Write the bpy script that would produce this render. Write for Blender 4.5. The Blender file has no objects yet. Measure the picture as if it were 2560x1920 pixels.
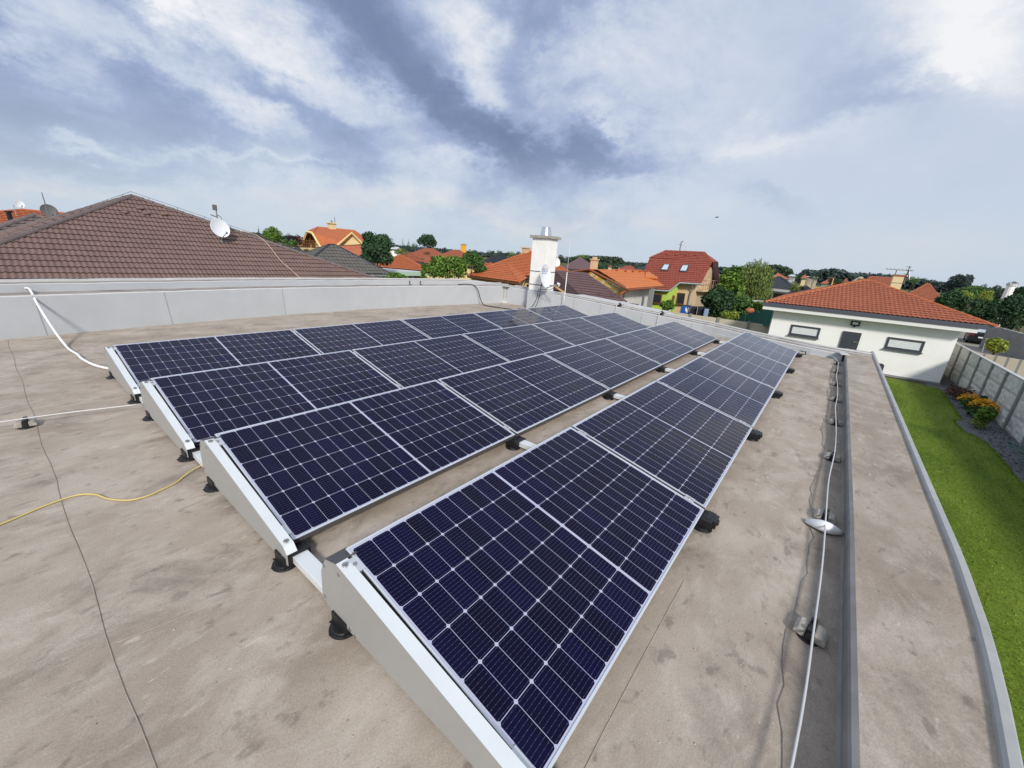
import bpy, bmesh, math, random
from mathutils import Vector, Matrix
import numpy as np
R = math.radians
rnd = random.Random(7)
S = bpy.context.scene
COL = S.collection

# ------------------------------------------------------------------ camera
CAM = Vector((-0.6792, -5.6641, 1.4823))
FWD = Vector((0.76015103, 0.57522589, -0.30213506))
DOWN = Vector((-0.19592889, -0.24042799, -0.95068725))
RIGHT = DOWN.cross(FWD)
FPX = 1006.56                       # focal length in pixels of a 2560 wide frame
cd = bpy.data.cameras.new('camera'); cam = bpy.data.objects.new('camera', cd); COL.objects.link(cam)
cd.sensor_fit = 'HORIZONTAL'; cd.sensor_width = 36.0; cd.lens = 36.0 * FPX / 2560.0
cd.clip_start = 0.02; cd.clip_end = 9000.0
rm = Matrix((RIGHT, -DOWN, -FWD)).transposed().to_4x4(); rm.translation = CAM
cam.matrix_world = rm
S.camera = cam

# ------------------------------------------------------------------ light and exposure
S.view_settings.view_transform = 'Standard'; S.view_settings.look = 'None'
S.view_settings.gamma = 1.0; S.view_settings.exposure = 0.0
S.render.engine = 'CYCLES'
S.cycles.max_bounces = 6; S.cycles.transparent_max_bounces = 6
S.cycles.use_denoising = True
SUN_DIR = Vector((-1.08, -1.15, 1.02)).normalized()      # towards the sun: behind and right of the viewer
SUN_EL = math.asin(SUN_DIR.z); SUN_AZ = math.atan2(SUN_DIR.x, SUN_DIR.y)
sl = bpy.data.lights.new('sun', 'SUN'); sl.energy = 3.4; sl.angle = R(8.0); sl.color = (1.0, 0.94, 0.86)
so = bpy.data.objects.new('sun', sl); COL.objects.link(so)
so.rotation_euler = SUN_DIR.to_track_quat('Z', 'Y').to_euler(); so.location = (0, 0, 60)

def ray(px, py):
    return (RIGHT * ((px - 1280) / FPX) + DOWN * ((py - 960) / FPX) + FWD)
def at(px, py, z):                  # where the sight line through that spot of the photo meets the height z
    d = ray(px, py); return CAM + d * ((z - CAM.z) / d.z)
def ad(px, py, dist):               # the point at that horizontal distance
    d = ray(px, py); return CAM + d * (dist / math.hypot(d.x, d.y))
def zoff(px, py, P):                # height of the sight line at the distance of P
    return ad(px, py, math.hypot(P[0] - CAM.x, P[1] - CAM.y)).z

# sky: daylight sky texture behind a deck of broken cloud
W = bpy.data.worlds.new('World'); S.world = W; W.use_nodes = True
nt = W.node_tree; nt.nodes.clear()
def N(t, tree=None, **kw):
    n = (tree or nt).nodes.new(t)
    for k, v in kw.items(): setattr(n, k, v)
    return n
def sky_nodes():
    L = nt.links
    out = N('ShaderNodeOutputWorld'); bg = N('ShaderNodeBackground'); L.new(bg.outputs[0], out.inputs[0])
    tc = N('ShaderNodeTexCoord'); nrm = N('ShaderNodeVectorMath', operation='NORMALIZE'); L.new(tc.outputs['Generated'], nrm.inputs[0])
    D0 = nrm.outputs[0]
    sky = N('ShaderNodeTexSky', sky_type='NISHITA'); sky.sun_disc = False
    sky.sun_elevation = SUN_EL; sky.sun_rotation = SUN_AZ; sky.altitude = 150; sky.air_density = 1.0; sky.dust_density = 1.5
    def M(op, a, b=None, c=None):
        n = N('ShaderNodeMath', operation=op)
        for i, v in enumerate((a, b, c)):
            if v is None: continue
            if isinstance(v, (int, float)): n.inputs[i].default_value = v
            else: L.new(v, n.inputs[i])
        return n.outputs[0]
    def VM(op, a, b):
        n = N('ShaderNodeVectorMath', operation=op)
        for i, v in enumerate((a, b)):
            if isinstance(v, (tuple, Vector)): n.inputs[i].default_value = v
            else: L.new(v, n.inputs[i])
        return n
    sep = N('ShaderNodeSeparateXYZ'); L.new(D0, sep.inputs[0])
    zc = M('ADD', M('MAXIMUM', sep.outputs[2], 0.0), 0.16)
    comb = N('ShaderNodeCombineXYZ')
    L.new(M('DIVIDE', sep.outputs[0], zc), comb.inputs[0]); L.new(M('DIVIDE', sep.outputs[1], zc), comb.inputs[1])
    def noise(scale, detail, rough, vec, dist=0.0):
        n = N('ShaderNodeTexNoise'); n.inputs['Scale'].default_value = scale; n.inputs['Detail'].default_value = detail
        n.inputs['Roughness'].default_value = rough; n.inputs['Distortion'].default_value = dist
        L.new(vec, n.inputs['Vector']); return n
    # lumpy warp of the view direction, a little flattened like cloud bases
    mp = N('ShaderNodeMapping'); mp.inputs['Scale'].default_value = (1, 1, 1.7); L.new(D0, mp.inputs[0]); V3 = mp.outputs[0]
    wn = noise(4.2, 8, 0.66, V3)
    wv = VM('SUBTRACT', wn.outputs['Color'], (0.5, 0.5, 0.5))
    ws = N('ShaderNodeVectorMath', operation='SCALE'); L.new(wv.outputs[0], ws.inputs[0]); ws.inputs['Scale'].default_value = 0.27
    D = VM('ADD', D0, ws.outputs[0]).outputs[0]
    acc = None
    def blob(px, py, ra, rb, ang, w, acc):
        c = ray(px, py).normalized()
        a = math.radians(ang)
        da = (ray(px + math.cos(a) * ra, py + math.sin(a) * ra).normalized() - c)
        db = (ray(px - math.sin(a) * rb, py + math.cos(a) * rb).normalized() - c)
        na, nb = da.length, db.length
        va = da.normalized() / na; vb = (db - da.normalized() * db.dot(da.normalized())).normalized() / nb
        x = VM('DOT_PRODUCT', D, va).outputs['Value']; y = VM('DOT_PRODUCT', D, vb).outputs['Value']
        x = M('SUBTRACT', x, c.dot(va)); y = M('SUBTRACT', y, c.dot(vb))
        e = M('MULTIPLY_ADD', x, x, M('MULTIPLY', y, y))
        g = M('POWER', 0.3679, e)
        return M('MULTIPLY_ADD', g, w, acc if acc is not None else 0.0)
    dark = [(341, 60, 110, 60, 55, .5), (10, 104, 110, 60, 10, .55), (926, 40, 190, 90, 25, .75), (1040, 215, 300, 75, 33, .85), (1190, 310, 190, 55, 28, .5),
            (833, 335, 230, 62, 40, .62), (650, 235, 150, 60, 45, .35), (359, 214, 150, 55, 25, .5), (150, 265, 260, 75, 5, .55), (520, 335, 200, 40, 14, .5),
            (58, 376, 260, 50, 3, .5), (330, 400, 260, 26, 4, .32), (800, 440, 330, 30, 3, .3), (1345, 75, 110, 60, 60, .6), (1413, 365, 190, 48, 5, .85), (1550, 415, 150, 32, 4, .5),
            (1297, 205, 130, 80, 20, .45), (2206, 195, 200, 90, 20, .2), (2055, 250, 160, 40, -10, .2), (1731, 375, 90, 30, 0, .2),
            (1310, 445, 80, 30, 10, .35), (1450, 585, 90, 14, 2, .22), (1917, 500, 120, 30, 10, .2), (1180, 380, 160, 30, 8, .35), (-150, 200, 260, 170, 0, .5), (1000, -150, 400, 110, 10, .5)]
    lite = [(410, 5, 60, 45, 20, .95), (478, 45, 50, 35, 40, .5), (636, 110, 170, 50, 35, .5), (330, 110, 110, 40, 20, .2), (1203, 90, 100, 55, 70, .4), (1232, 230, 90, 40, 70, .3),
            (162, 341, 100, 24, 12, .5), (590, 262, 160, 28, 25, .35), (868, 300, 70, 40, 20, .3), (1480, 160, 60, 60, 0, .2), (2470, 30, 230, 130, 20, .75), (2430, 130, 160, 50, 0, .35),
            (1888, 324, 200, 50, -8, .3), (1380, 190, 40, 60, 0, .3), (1500, 300, 50, 26, 0, .25), (120, 130, 90, 30, 0, .15), (700, 400, 300, 14, 6, .2)]
    for b in dark: acc = blob(*b, acc)
    dk = acc; acc = None
    for b in lite: acc = blob(*b, acc)
    lt = acc
    n1 = noise(3.6, 10, 0.62, V3, 0.3); n2 = noise(1.6, 8, 0.6, comb.outputs[0], 0.25)
    n3 = noise(11.0, 8, 0.66, V3, 0.2)
    nn = M('ADD', M('MULTIPLY', M('SUBTRACT', n3.outputs[0], 0.5), 0.85), M('ADD', M('MULTIPLY', M('SUBTRACT', n1.outputs[0], 0.5), 1.9), M('MULTIPLY', M('SUBTRACT', n2.outputs[0], 0.5), 0.5)))
    # the broken deck lies over the left half of the view, thin veil over the right
    veil = VM('DOT_PRODUCT', D0, tuple(ray(500, 200).normalized())).outputs['Value']
    msk = N('ShaderNodeMapRange'); msk.interpolation_type = 'SMOOTHSTEP'; L.new(veil, msk.inputs[0])
    msk.inputs[1].default_value = 0.42; msk.inputs[2].default_value = 0.80; msk.inputs[3].default_value = 0.14; msk.inputs[4].default_value = 1.0
    dens = M('MULTIPLY', nn, msk.outputs[0])
    tex = M('MAXIMUM', M('ADD', 1.0, M('MULTIPLY', nn, 1.3)), 0.0)
    v = M('SUBTRACT', M('ADD', dens, M('MULTIPLY', lt, tex)), M('MULTIPLY', M('MULTIPLY', dk, 0.80), tex))
    v = M('MULTIPLY_ADD', v, 0.5, 0.60)
    rp = N('ShaderNodeValToRGB'); L.new(v, rp.inputs[0])
    e = rp.color_ramp.elements
    e[0].position = 0.0; e[0].color = (0.165, 0.215, 0.36, 1)
    e[1].position = 1.0; e[1].color = (0.95, 0.95, 0.97, 1)
    for p, c in ((0.22, (0.225, 0.29, 0.46, 1)), (0.42, (0.37, 0.45, 0.655, 1)), (0.60, (0.59, 0.665, 0.80, 1)), (0.78, (0.77, 0.805, 0.88, 1))):
        x = e.new(p); x.color = c
    # paler, slightly turquoise air close to the horizon, a warm gap low on the left
    hz = N('ShaderNodeMapRange'); hz.interpolation_type = 'SMOOTHSTEP'; L.new(sep.outputs[2], hz.inputs[0])
    hz.inputs[1].default_value = 0.0; hz.inputs[2].default_value = 0.24; hz.inputs[3].default_value = 0.85; hz.inputs[4].default_value = 0.0
    mx = N('ShaderNodeMix', data_type='RGBA'); L.new(hz.outputs[0], mx.inputs[0]); L.new(rp.outputs[0], mx.inputs[6]); 
    hcol = N('ShaderNodeMix', data_type='RGBA'); hcol.inputs[6].default_value = (0.585, 0.68, 0.785, 1); hcol.inputs[7].default_value = (0.80, 0.775, 0.76, 1)
    cream = None
    for b in [(1040, 530, 240, 30, 3, .95), (1454, 560, 260, 34, 3, .7), (250, 470, 300, 24, 4, .3), (60, 490, 120, 20, 0, .5), (2300, 600, 500, 60, 5, .3)]: cream = blob(*b, cream)
    cream = M('MULTIPLY', cream, M('ADD', 0.75, M('MULTIPLY', nn, 0.8)))
    cl = N('ShaderNodeClamp'); L.new(cream, cl.inputs[0]); L.new(cl.outputs[0], hcol.inputs[0]); L.new(hcol.outputs[2], mx.inputs[7])
    # share of clear sky
    ss = N('ShaderNodeMix', data_type='RGBA', blend_type='MULTIPLY'); ss.inputs[0].default_value = 1.0
    L.new(sky.outputs[0], ss.inputs[6]); ss.inputs[7].default_value = (0.09, 0.09, 0.09, 1)
    fin = N('ShaderNodeMix', data_type='RGBA'); fin.inputs[0].default_value = 0.93; L.new(ss.outputs[2], fin.inputs[6]); L.new(mx.outputs[2], fin.inputs[7])
    L.new(fin.outputs[2], bg.inputs[0]); bg.inputs[1].default_value = 1.0
sky_nodes()

# ------------------------------------------------------------------ mesh helpers
ORG = {}
class MB:
    def __init__(s): s.v = []; s.f = []; s.uv = []; s.has_uv = False
    def add(s, verts, faces, uvs=None):
        o = len(s.v); s.v += [tuple(p) for p in verts]
        s.f += [tuple(i + o for i in f) for f in faces]
        if uvs is not None: s.has_uv = True
        s.uv += uvs if uvs is not None else [None] * len(faces)
        return s
    def box(s, c, d, m=None):       # centre, full size, optional 3x3 rotation
        h = [x / 2 for x in d]; vs = []
        for i in range(8):
            p = Vector(((1 if i & 1 else -1) * h[0], (1 if i & 2 else -1) * h[1], (1 if i & 4 else -1) * h[2]))
            if m is not None: p = m @ p
            vs.append(Vector(c) + p)
        return s.add(vs, [(0, 2, 3, 1), (4, 5, 7, 6), (0, 1, 5, 4), (2, 6, 7, 3), (0, 4, 6, 2), (1, 3, 7, 5)])
    def b2(s, lo, hi): return s.box([(a + b) / 2 for a, b in zip(lo, hi)], [abs(b - a) for a, b in zip(lo, hi)])
    def loop(s, loops, caps=True, closed=True):   # skin a list of equally long vertex loops
        n = len(loops[0]); vs = [p for l in loops for p in l]; fs = []
        for k in range(len(loops) - 1):
            for i in range(n if closed else n - 1):
                j = (i + 1) % n
                fs.append((k * n + i, k * n + j, (k + 1) * n + j, (k + 1) * n + i))
        if caps and closed: fs += [tuple(range(n - 1, -1, -1)), tuple(range((len(loops) - 1) * n, len(loops) * n))]
        return s.add(vs, fs)
    def cyl(s, p0, p1, r0, r1=None, n=12, caps=True):
        p0, p1 = Vector(p0), Vector(p1); r1 = r0 if r1 is None else r1
        q = (p1 - p0).to_track_quat('Z', 'Y').to_matrix()
        return s.loop([[p + q @ Vector((r * math.cos(2 * math.pi * i / n), r * math.sin(2 * math.pi * i / n), 0)) for i in range(n)] for p, r in ((p0, r0), (p1, r1))], caps)
    def tube(s, pts, r, n=8, sub=4):
        pts = [Vector(p) for p in pts]
        if sub > 1 and len(pts) > 2:
            q = []
            if isinstance(r, (list, tuple)): r = [r[i] + (r[i + 1] - r[i]) * k / sub for i in range(len(pts) - 1) for k in range(sub)] + [r[-1]]
            for i in range(len(pts) - 1):
                a, b, c, d = pts[max(i - 1, 0)], pts[i], pts[i + 1], pts[min(i + 2, len(pts) - 1)]
                for k in range(sub):
                    t = k / sub
                    q.append(0.5 * ((2 * b) + (c - a) * t + (2 * a - 5 * b + 4 * c - d) * t * t + (3 * b - a - 3 * c + d) * t ** 3))
            q.append(pts[-1]); pts = q
        loops = []
        for i, p in enumerate(pts):
            t = (pts[min(i + 1, len(pts) - 1)] - pts[max(i - 1, 0)])
            if t.length < 1e-9: t = Vector((0, 0, 1))
            t.normalize()
            up = Vector((0, 0, 1)) if abs(t.z) < 0.95 else Vector((1, 0, 0))
            a = t.cross(up).normalized(); b = a.cross(t).normalized()
            rr = r[i] if isinstance(r, (list, tuple)) else r
            loops.append([p + a * (rr * math.cos(2 * math.pi * k / n)) + b * (rr * math.sin(2 * math.pi * k / n)) for k in range(n)])
        return s.loop(loops)
    def prism(s, poly, dirv):       # planar polygon of 3D points pushed along dirv
        poly = [Vector(p) for p in poly]; d = Vector(dirv)
        return s.loop([poly, [p + d for p in poly]])
    def ell(s, c, r, n=14, m=8, jit=0.0, rg=None):
        loops = []
        for j in range(1, m):
            t = math.pi * j / m
            loops.append([(c[0] + r[0] * math.sin(t) * math.cos(2 * math.pi * i / n) * (1 + (rg.uniform(-jit, jit) if rg else 0)),
                           c[1] + r[1] * math.sin(t) * math.sin(2 * math.pi * i / n) * (1 + (rg.uniform(-jit, jit) if rg else 0)),
                           c[2] - r[2] * math.cos(t)) for i in range(n)])
        return s.loop(loops)
    def build(s, name, mat, parent=None, loc=None, smooth=False, bevel=0.0, label=None):
        o3 = Vector(loc) if loc is not None else (ORG[parent.name] if parent else Vector((0, 0, 0)))
        me = bpy.data.meshes.new(name)
        me.from_pydata([(p[0] - o3.x, p[1] - o3.y, p[2] - o3.z) for p in s.v], [], s.f)
        if s.has_uv:
            lay = me.uv_layers.new(name='UVMap'); k = 0; dat = []
            for f, u in zip(s.f, s.uv):
                for i in range(len(f)): dat += list(u[i]) if u else [0, 0]
            lay.data.foreach_set('uv', dat)
        bm = bmesh.new(); bm.from_mesh(me)
        if bevel > 0:
            bmesh.ops.remove_doubles(bm, verts=bm.verts, dist=1e-5)
            ed = [e for e in bm.edges if len(e.link_faces) == 2 and e.calc_face_angle(0) > R(35)]
            bmesh.ops.bevel(bm, geom=ed, offset=bevel, segments=2, affect='EDGES', profile=0.6, clamp_overlap=True)
        if not s.has_uv and len(bm.faces) < 60000: bmesh.ops.recalc_face_normals(bm, faces=bm.faces)
        bm.to_mesh(me); bm.free()
        if smooth: me.polygons.foreach_set('use_smooth', [True] * len(me.polygons))
        me.update()
        o = bpy.data.objects.new(name, me); COL.objects.link(o)
        me.materials.append(mat)
        if parent: o.parent = parent; ORG[o.name] = ORG[parent.name]
        else: o.location = o3; ORG[o.name] = o3.copy()
        if label: o['label'] = label
        return o
def tag(o, label, cat, group=None):
    o['label'] = label; o['category'] = cat
    if group: o['group'] = group
    return o
def thing(name, label, cat, loc, group=None):
    o = bpy.data.objects.new(name, None); COL.objects.link(o); o.location = loc; o.empty_display_size = 0.2
    ORG[o.name] = Vector(loc)
    return tag(o, label, cat, group)
def structure(o, kind='structure'): o['kind'] = kind; return o
def dup(root, loc, label=None, group=None):
    r = root.copy(); COL.objects.link(r); r.location = loc; ORG[r.name] = Vector(loc)
    if label: r['label'] = label
    if group: r['group'] = group
    for ch in list(root.children):
        c = ch.copy(); COL.objects.link(c); c.parent = r
        for g in list(ch.children):
            d = g.copy(); COL.objects.link(d); d.parent = c
    return r

# ------------------------------------------------------------------ materials
def mat(name, col, rough=0.8, spec=0.3, metal=0.0, var=0.0, vscale=6.0, bump=0.0, bscale=40.0, bdist=0.01, col2=None, detail=6, stretch=None, leaf=0.0, thresh=None):
    m = bpy.data.materials.new(name); m.use_nodes = True
    t = m.node_tree; L = t.links; b = t.nodes['Principled BSDF']
    b.inputs['Roughness'].default_value = rough; b.inputs['Metallic'].default_value = metal
    b.inputs['Specular IOR Level'].default_value = spec
    b.inputs['Base Color'].default_value = (*col, 1)
    tc = N('ShaderNodeTexCoord', t); vec = tc.outputs['Object']
    if stretch:
        mp = N('ShaderNodeMapping', t); mp.inputs['Scale'].default_value = stretch; L.new(vec, mp.inputs[0]); vec = mp.outputs[0]
    if var > 0 or col2:
        n = N('ShaderNodeTexNoise', t); n.inputs['Scale'].default_value = vscale; n.inputs['Detail'].default_value = detail; n.inputs['Roughness'].default_value = 0.62
        L.new(vec, n.inputs['Vector'])
        r = N('ShaderNodeValToRGB', t); L.new(n.outputs[0], r.inputs[0])
        a, z = r.color_ramp.elements
        lo, hi = thresh if thresh else (0.32, 0.68)
        a.position = lo; z.position = hi
        c2 = col2 or tuple(min(1, x * (1 + var)) for x in col); c1 = col if col2 else tuple(x * (1 - var) for x in col)
        a.color = (*c1, 1); z.color = (*c2, 1)
        src = r.outputs[0]
    else: src = None
    if leaf > 0:
        g = N('ShaderNodeNewGeometry', t); r2 = N('ShaderNodeValToRGB', t); L.new(g.outputs['Random Per Island'], r2.inputs[0])
        a, z = r2.color_ramp.elements
        a.color = tuple(x * (1 - leaf) for x in col) + (1,); z.color = tuple(min(1, x * (1 + leaf * 1.3)) for x in (col2 or col)) + (1,)
        src = r2.outputs[0]
        tr = N('ShaderNodeBsdfTranslucent', t); mxs = N('ShaderNodeMixShader', t); mxs.inputs[0].default_value = 0.32; L.new(r2.outputs[0], tr.inputs[0]); L.new(b.outputs[0], mxs.inputs[1]); L.new(tr.outputs[0], mxs.inputs[2]); L.new(mxs.outputs[0], t.nodes['Material Output'].inputs[0])
    if src: L.new(src, b.inputs['Base Color'])
    if bump > 0:
        n2 = N('ShaderNodeTexNoise', t); n2.inputs['Scale'].default_value = bscale; n2.inputs['Detail'].default_value = 5; L.new(vec, n2.inputs['Vector'])
        bp = N('ShaderNodeBump', t); bp.inputs['Strength'].default_value = bump; bp.inputs['Distance'].default_value = bdist
        L.new(n2.outputs[0], bp.inputs['Height']); L.new(bp.outputs[0], b.inputs['Normal'])
    return m

def deck_material(name, tone=1.0, wide=False):
    """weathered membrane: dusty taupe with pale and dark blotches, fine grit and rain marks"""
    m = bpy.data.materials.new(name); m.use_nodes = True
    t = m.node_tree; L = t.links; b = t.nodes['Principled BSDF']; b.inputs['Roughness'].default_value = 0.82; b.inputs['Specular IOR Level'].default_value = 0.25
    tc = N('ShaderNodeTexCoord', t)
    def ns(scale, detail, rough, st=(1, 1, 1), dist=0.0):
        mp = N('ShaderNodeMapping', t); mp.inputs['Scale'].default_value = st; L.new(tc.outputs['Object'], mp.inputs[0])
        n = N('ShaderNodeTexNoise', t); n.inputs['Scale'].default_value = scale; n.inputs['Detail'].default_value = detail; n.inputs['Roughness'].default_value = rough; n.inputs['Distortion'].default_value = dist
        L.new(mp.outputs[0], n.inputs['Vector']); return n.outputs[0]
    def ramp(src, stops):
        r = N('ShaderNodeValToRGB', t); L.new(src, r.inputs[0]); e = r.color_ramp.elements
        e[0].position, e[0].color = stops[0][0], (*stops[0][1], 1); e[1].position, e[1].color = stops[-1][0], (*stops[-1][1], 1)
        for p, c in stops[1:-1]: x = e.new(p); x.color = (*c, 1)
        return r.outputs[0]
    def mix(f, a, c, bt='MIX'):
        n = N('ShaderNodeMix', t, data_type='RGBA', blend_type=bt)
        for i, v in ((0, f), (6, a), (7, c)):
            if isinstance(v, float): n.inputs[i].default_value = v
            elif isinstance(v, tuple): n.inputs[i].default_value = (*v, 1)
            else: L.new(v, n.inputs[i])
        return n.outputs[2]
    k = tone
    base = ramp(ns(1.5, 9, 0.62, (0.95, 1.15, 1), 0.3), [(0.30, (0.285 * k, 0.233 * k, 0.187 * k)), (0.45, (0.355 * k, 0.298 * k, 0.243 * k)), (0.58, (0.405 * k, 0.345 * k, 0.285 * k)), (0.74, (0.45 * k, 0.395 * k, 0.335 * k))])
    pale = ramp(ns(3.6, 9, 0.66, (0.8, 1.25, 1), 0.35), [(0.48, (0, 0, 0)), (0.66, (0.8, 0.8, 0.8))])
    c = mix(pale, base, (0.49 * k, 0.43 * k, 0.365 * k))
    grim = ramp(ns(2.4, 9, 0.72, (0.85, 1.2, 1), 0.4), [(0.53, (0, 0, 0)), (0.72, (0.85, 0.85, 0.85))])
    c = mix(grim, c, (0.20 * k, 0.165 * k, 0.135 * k))
    spot = ramp(ns(11.0, 4, 0.55, (0.8, 1.3, 1), 0.3), [(0.61, (0, 0, 0)), (0.70, (0.6, 0.6, 0.6))])
    c = mix(spot, c, (0.19 * k, 0.155 * k, 0.13 * k))
    lsp = ramp(ns(17.0, 3, 0.5, (0.6, 1.4, 1), 0.3), [(0.66, (0, 0, 0)), (0.75, (0.6, 0.6, 0.6))])
    c = mix(lsp, c, (0.56 * k, 0.50 * k, 0.43 * k))
    spk = ramp(ns(46.0, 3, 0.5, (0.8, 1.3, 1)), [(0.68, (0, 0, 0)), (0.74, (0.55, 0.55, 0.55))])
    c = mix(spk, c, (0.20 * k, 0.165 * k, 0.14 * k))
    grit = ramp(ns(160.0, 3, 0.6), [(0.30, (0.82, 0.82, 0.82)), (0.70, (1.12, 1.12, 1.12))])
    c = mix(1.0, c, grit, 'MULTIPLY')
    L.new(c, b.inputs['Base Color'])
    bp = N('ShaderNodeBump', t); bp.inputs['Strength'].default_value = 0.35; bp.inputs['Distance'].default_value = 0.01
    L.new(ns(7.0, 8, 0.7, (0.7, 1.2, 1)), bp.inputs['Height']); L.new(bp.outputs[0], b.inputs['Normal'])
    return m

def cell_material():
    m = bpy.data.materials.new('solar_cells'); m.use_nodes = True
    t = m.node_tree; L = t.links; b = t.nodes['Principled BSDF']
    uvn = N('ShaderNodeUVMap', t); sp = N('ShaderNodeSeparateXYZ', t); L.new(uvn.outputs[0], sp.inputs[0])
    def M(op, a, c=None, d=None):
        n = N('ShaderNodeMath', t, operation=op)
        for i, v in enumerate((a, c, d)):
            if v is None: continue
            if isinstance(v, (int, float)): n.inputs[i].default_value = v
            else: L.new(v, n.inputs[i])
        return n.outputs[0]
    mg = 0.018; half = (PL - 2 * mg - 0.014) / 2; pu = half / 10; pv = (PW - 2 * mg) / 6
    U, V = sp.outputs[0], sp.outputs[1]
    tt = M('SUBTRACT', M('ABSOLUTE', M('SUBTRACT', U, PL / 2)), 0.007)
    vv = M('SUBTRACT', V, mg)
    cu = M('FRACT', M('DIVIDE', tt, pu)); cv = M('FRACT', M('DIVIDE', vv, pv))
    du = M('MULTIPLY', M('SUBTRACT', 0.5, M('ABSOLUTE', M('SUBTRACT', cu, 0.5))), pu)
    dv = M('MULTIPLY', M('SUBTRACT', 0.5, M('ABSOLUTE', M('SUBTRACT', cv, 0.5))), pv)
    gap = M('MAXIMUM', M('LESS_THAN', du, 0.0009), M('LESS_THAN', dv, 0.0011))
    gap = M('MAXIMUM', gap, M('LESS_THAN', M('ADD', du, dv), 0.0095))
    gap = M('MAXIMUM', gap, M('MAXIMUM', M('LESS_THAN', tt, 0.0), M('GREATER_THAN', tt, half)))
    gap = M('MAXIMUM', gap, M('MAXIMUM', M('LESS_THAN', vv, 0.0), M('GREATER_THAN', vv, pv * 6)))
    bus = M('ABSOLUTE', M('SUBTRACT', M('FRACT', M('MULTIPLY', cv, 10.0)), 0.5))
    bus = M('LESS_THAN', bus, 0.038)
    # solder pads strung along the busbars
    pad = M('LESS_THAN', M('ABSOLUTE', M('SUBTRACT', M('FRACT', M('MULTIPLY', cu, 4.0)), 0.5)), 0.09)
    ids = N('ShaderNodeCombineXYZ', t); L.new(M('FLOOR', M('DIVIDE', U, pu)), ids.inputs[0]); L.new(M('FLOOR', M('DIVIDE', vv, pv)), ids.inputs[1])
    oi = N('ShaderNodeObjectInfo', t); L.new(oi.outputs['Random'], ids.inputs[2])
    wn = N('ShaderNodeTexWhiteNoise', t); L.new(ids.outputs[0], wn.inputs['Vector'])
    cr = N('ShaderNodeValToRGB', t); L.new(wn.outputs['Value'], cr.inputs[0])
    cr.color_ramp.elements[0].color = (0.0014, 0.0010, 0.013, 1); cr.color_ramp.elements[1].color = (0.0018, 0.0016, 0.026, 1)
    def mix(f, a, c):
        n = N('ShaderNodeMix', t, data_type='RGBA')
        for i, v in ((0, f), (6, a), (7, c)):
            if isinstance(v, (int, float)): n.inputs[i].default_value = v
            elif isinstance(v, tuple): n.inputs[i].default_value = (*v, 1)
            else: L.new(v, n.inputs[i])
        return n.outputs[2]
    c = mix(M('MULTIPLY', bus, M('ADD', 0.13, M('MULTIPLY', pad, 0.22))), cr.outputs[0], (0.32, 0.33, 0.50))
    c = mix(gap, c, (0.42, 0.435, 0.56))
    # thin dust film with smears; boosted at grazing slant, sky sheen painted into colour
    tcn = N('ShaderNodeTexCoord', t); n = N('ShaderNodeTexNoise', t); n.inputs['Scale'].default_value = 2.2; n.inputs['Detail'].default_value = 7; n.inputs['Roughness'].default_value = 0.65; n.inputs['Distortion'].default_value = 0.8
    L.new(tcn.outputs['Object'], n.inputs['Vector'])
    g = N('ShaderNodeNewGeometry', t); dt = N('ShaderNodeVectorMath', t, operation='DOT_PRODUCT'); L.new(g.outputs['Incoming'], dt.inputs[0]); L.new(g.outputs['Normal'], dt.inputs[1])
    tau = M('DIVIDE', M('MULTIPLY', M('POWER', n.outputs[0], 2.0), 0.011), M('POWER', M('MAXIMUM', M('ABSOLUTE', dt.outputs['Value']), 0.03), 1.6))
    dust_sheen = M('SUBTRACT', 1.0, M('POWER', 2.718, M('MULTIPLY', tau, -1.0)))
    c = mix(dust_sheen, c, (0.46, 0.45, 0.50))
    L.new(c, b.inputs['Base Color'])
    b.inputs['Roughness'].default_value = 0.5; b.inputs['Specular IOR Level'].default_value = 0.0
    b.inputs['Coat Weight'].default_value = 1.0; b.inputs['Coat Roughness'].default_value = 0.05; b.inputs['Coat IOR'].default_value = 1.2
    return m

PL, PW, PG, PITCH, TILT, PH = 1.755, 0.9997, 0.0261, 1.4607, 0.2318, 0.10
M_ = {}
M_['deck'] = deck_material('roof_membrane'); M_['coping'] = deck_material('coping_membrane', 0.92)
M_['cells'] = cell_material()
M_['alu'] = mat('mill_aluminium', (0.66, 0.68, 0.70), 0.38, 0.5, 0.55, var=0.06, vscale=9, bump=0.03)
M_['alu_white'] = mat('anodised_aluminium', (0.74, 0.77, 0.78), 0.45, 0.5, 0.25, var=0.04, vscale=5)
M_['plate'] = mat('galvanised_sheet', (0.40, 0.40, 0.385), 0.5, 0.4, 0.25, var=0.05, vscale=4, bump=0.04, bscale=8)
M_['frame'] = mat('frame_aluminium', (0.62, 0.66, 0.70), 0.42, 0.5, 0.35)
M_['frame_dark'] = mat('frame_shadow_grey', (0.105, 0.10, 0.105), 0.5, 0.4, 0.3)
M_['black'] = mat('black_plastic', (0.012, 0.012, 0.014), 0.45, 0.4, bump=0.1, bscale=60)
M_['bolt'] = mat('steel_bolt', (0.42, 0.42, 0.42), 0.35, 0.5, 0.9)
M_['membrane_shaded'] = mat('shaded_dark_upstand', (0.17, 0.168, 0.16), 0.7, 0.3, col2=(0.27, 0.27, 0.262), vscale=3.5, bump=0.2, bscale=8)  # upstand turned away from the sun, its shade put into the colour
M_['membrane'] = mat('grey_upstand_membrane', (0.47, 0.49, 0.51), 0.55, 0.35, var=0.05, vscale=1.8, bump=0.25, bscale=2.2, bdist=0.02)
M_['ledge'] = mat('dirty_ledge', (0.20, 0.165, 0.145), 0.85, 0.2, col2=(0.36, 0.325, 0.30), vscale=5, stretch=(0.35, 1, 1), thresh=(0.4, 0.62))
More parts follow.
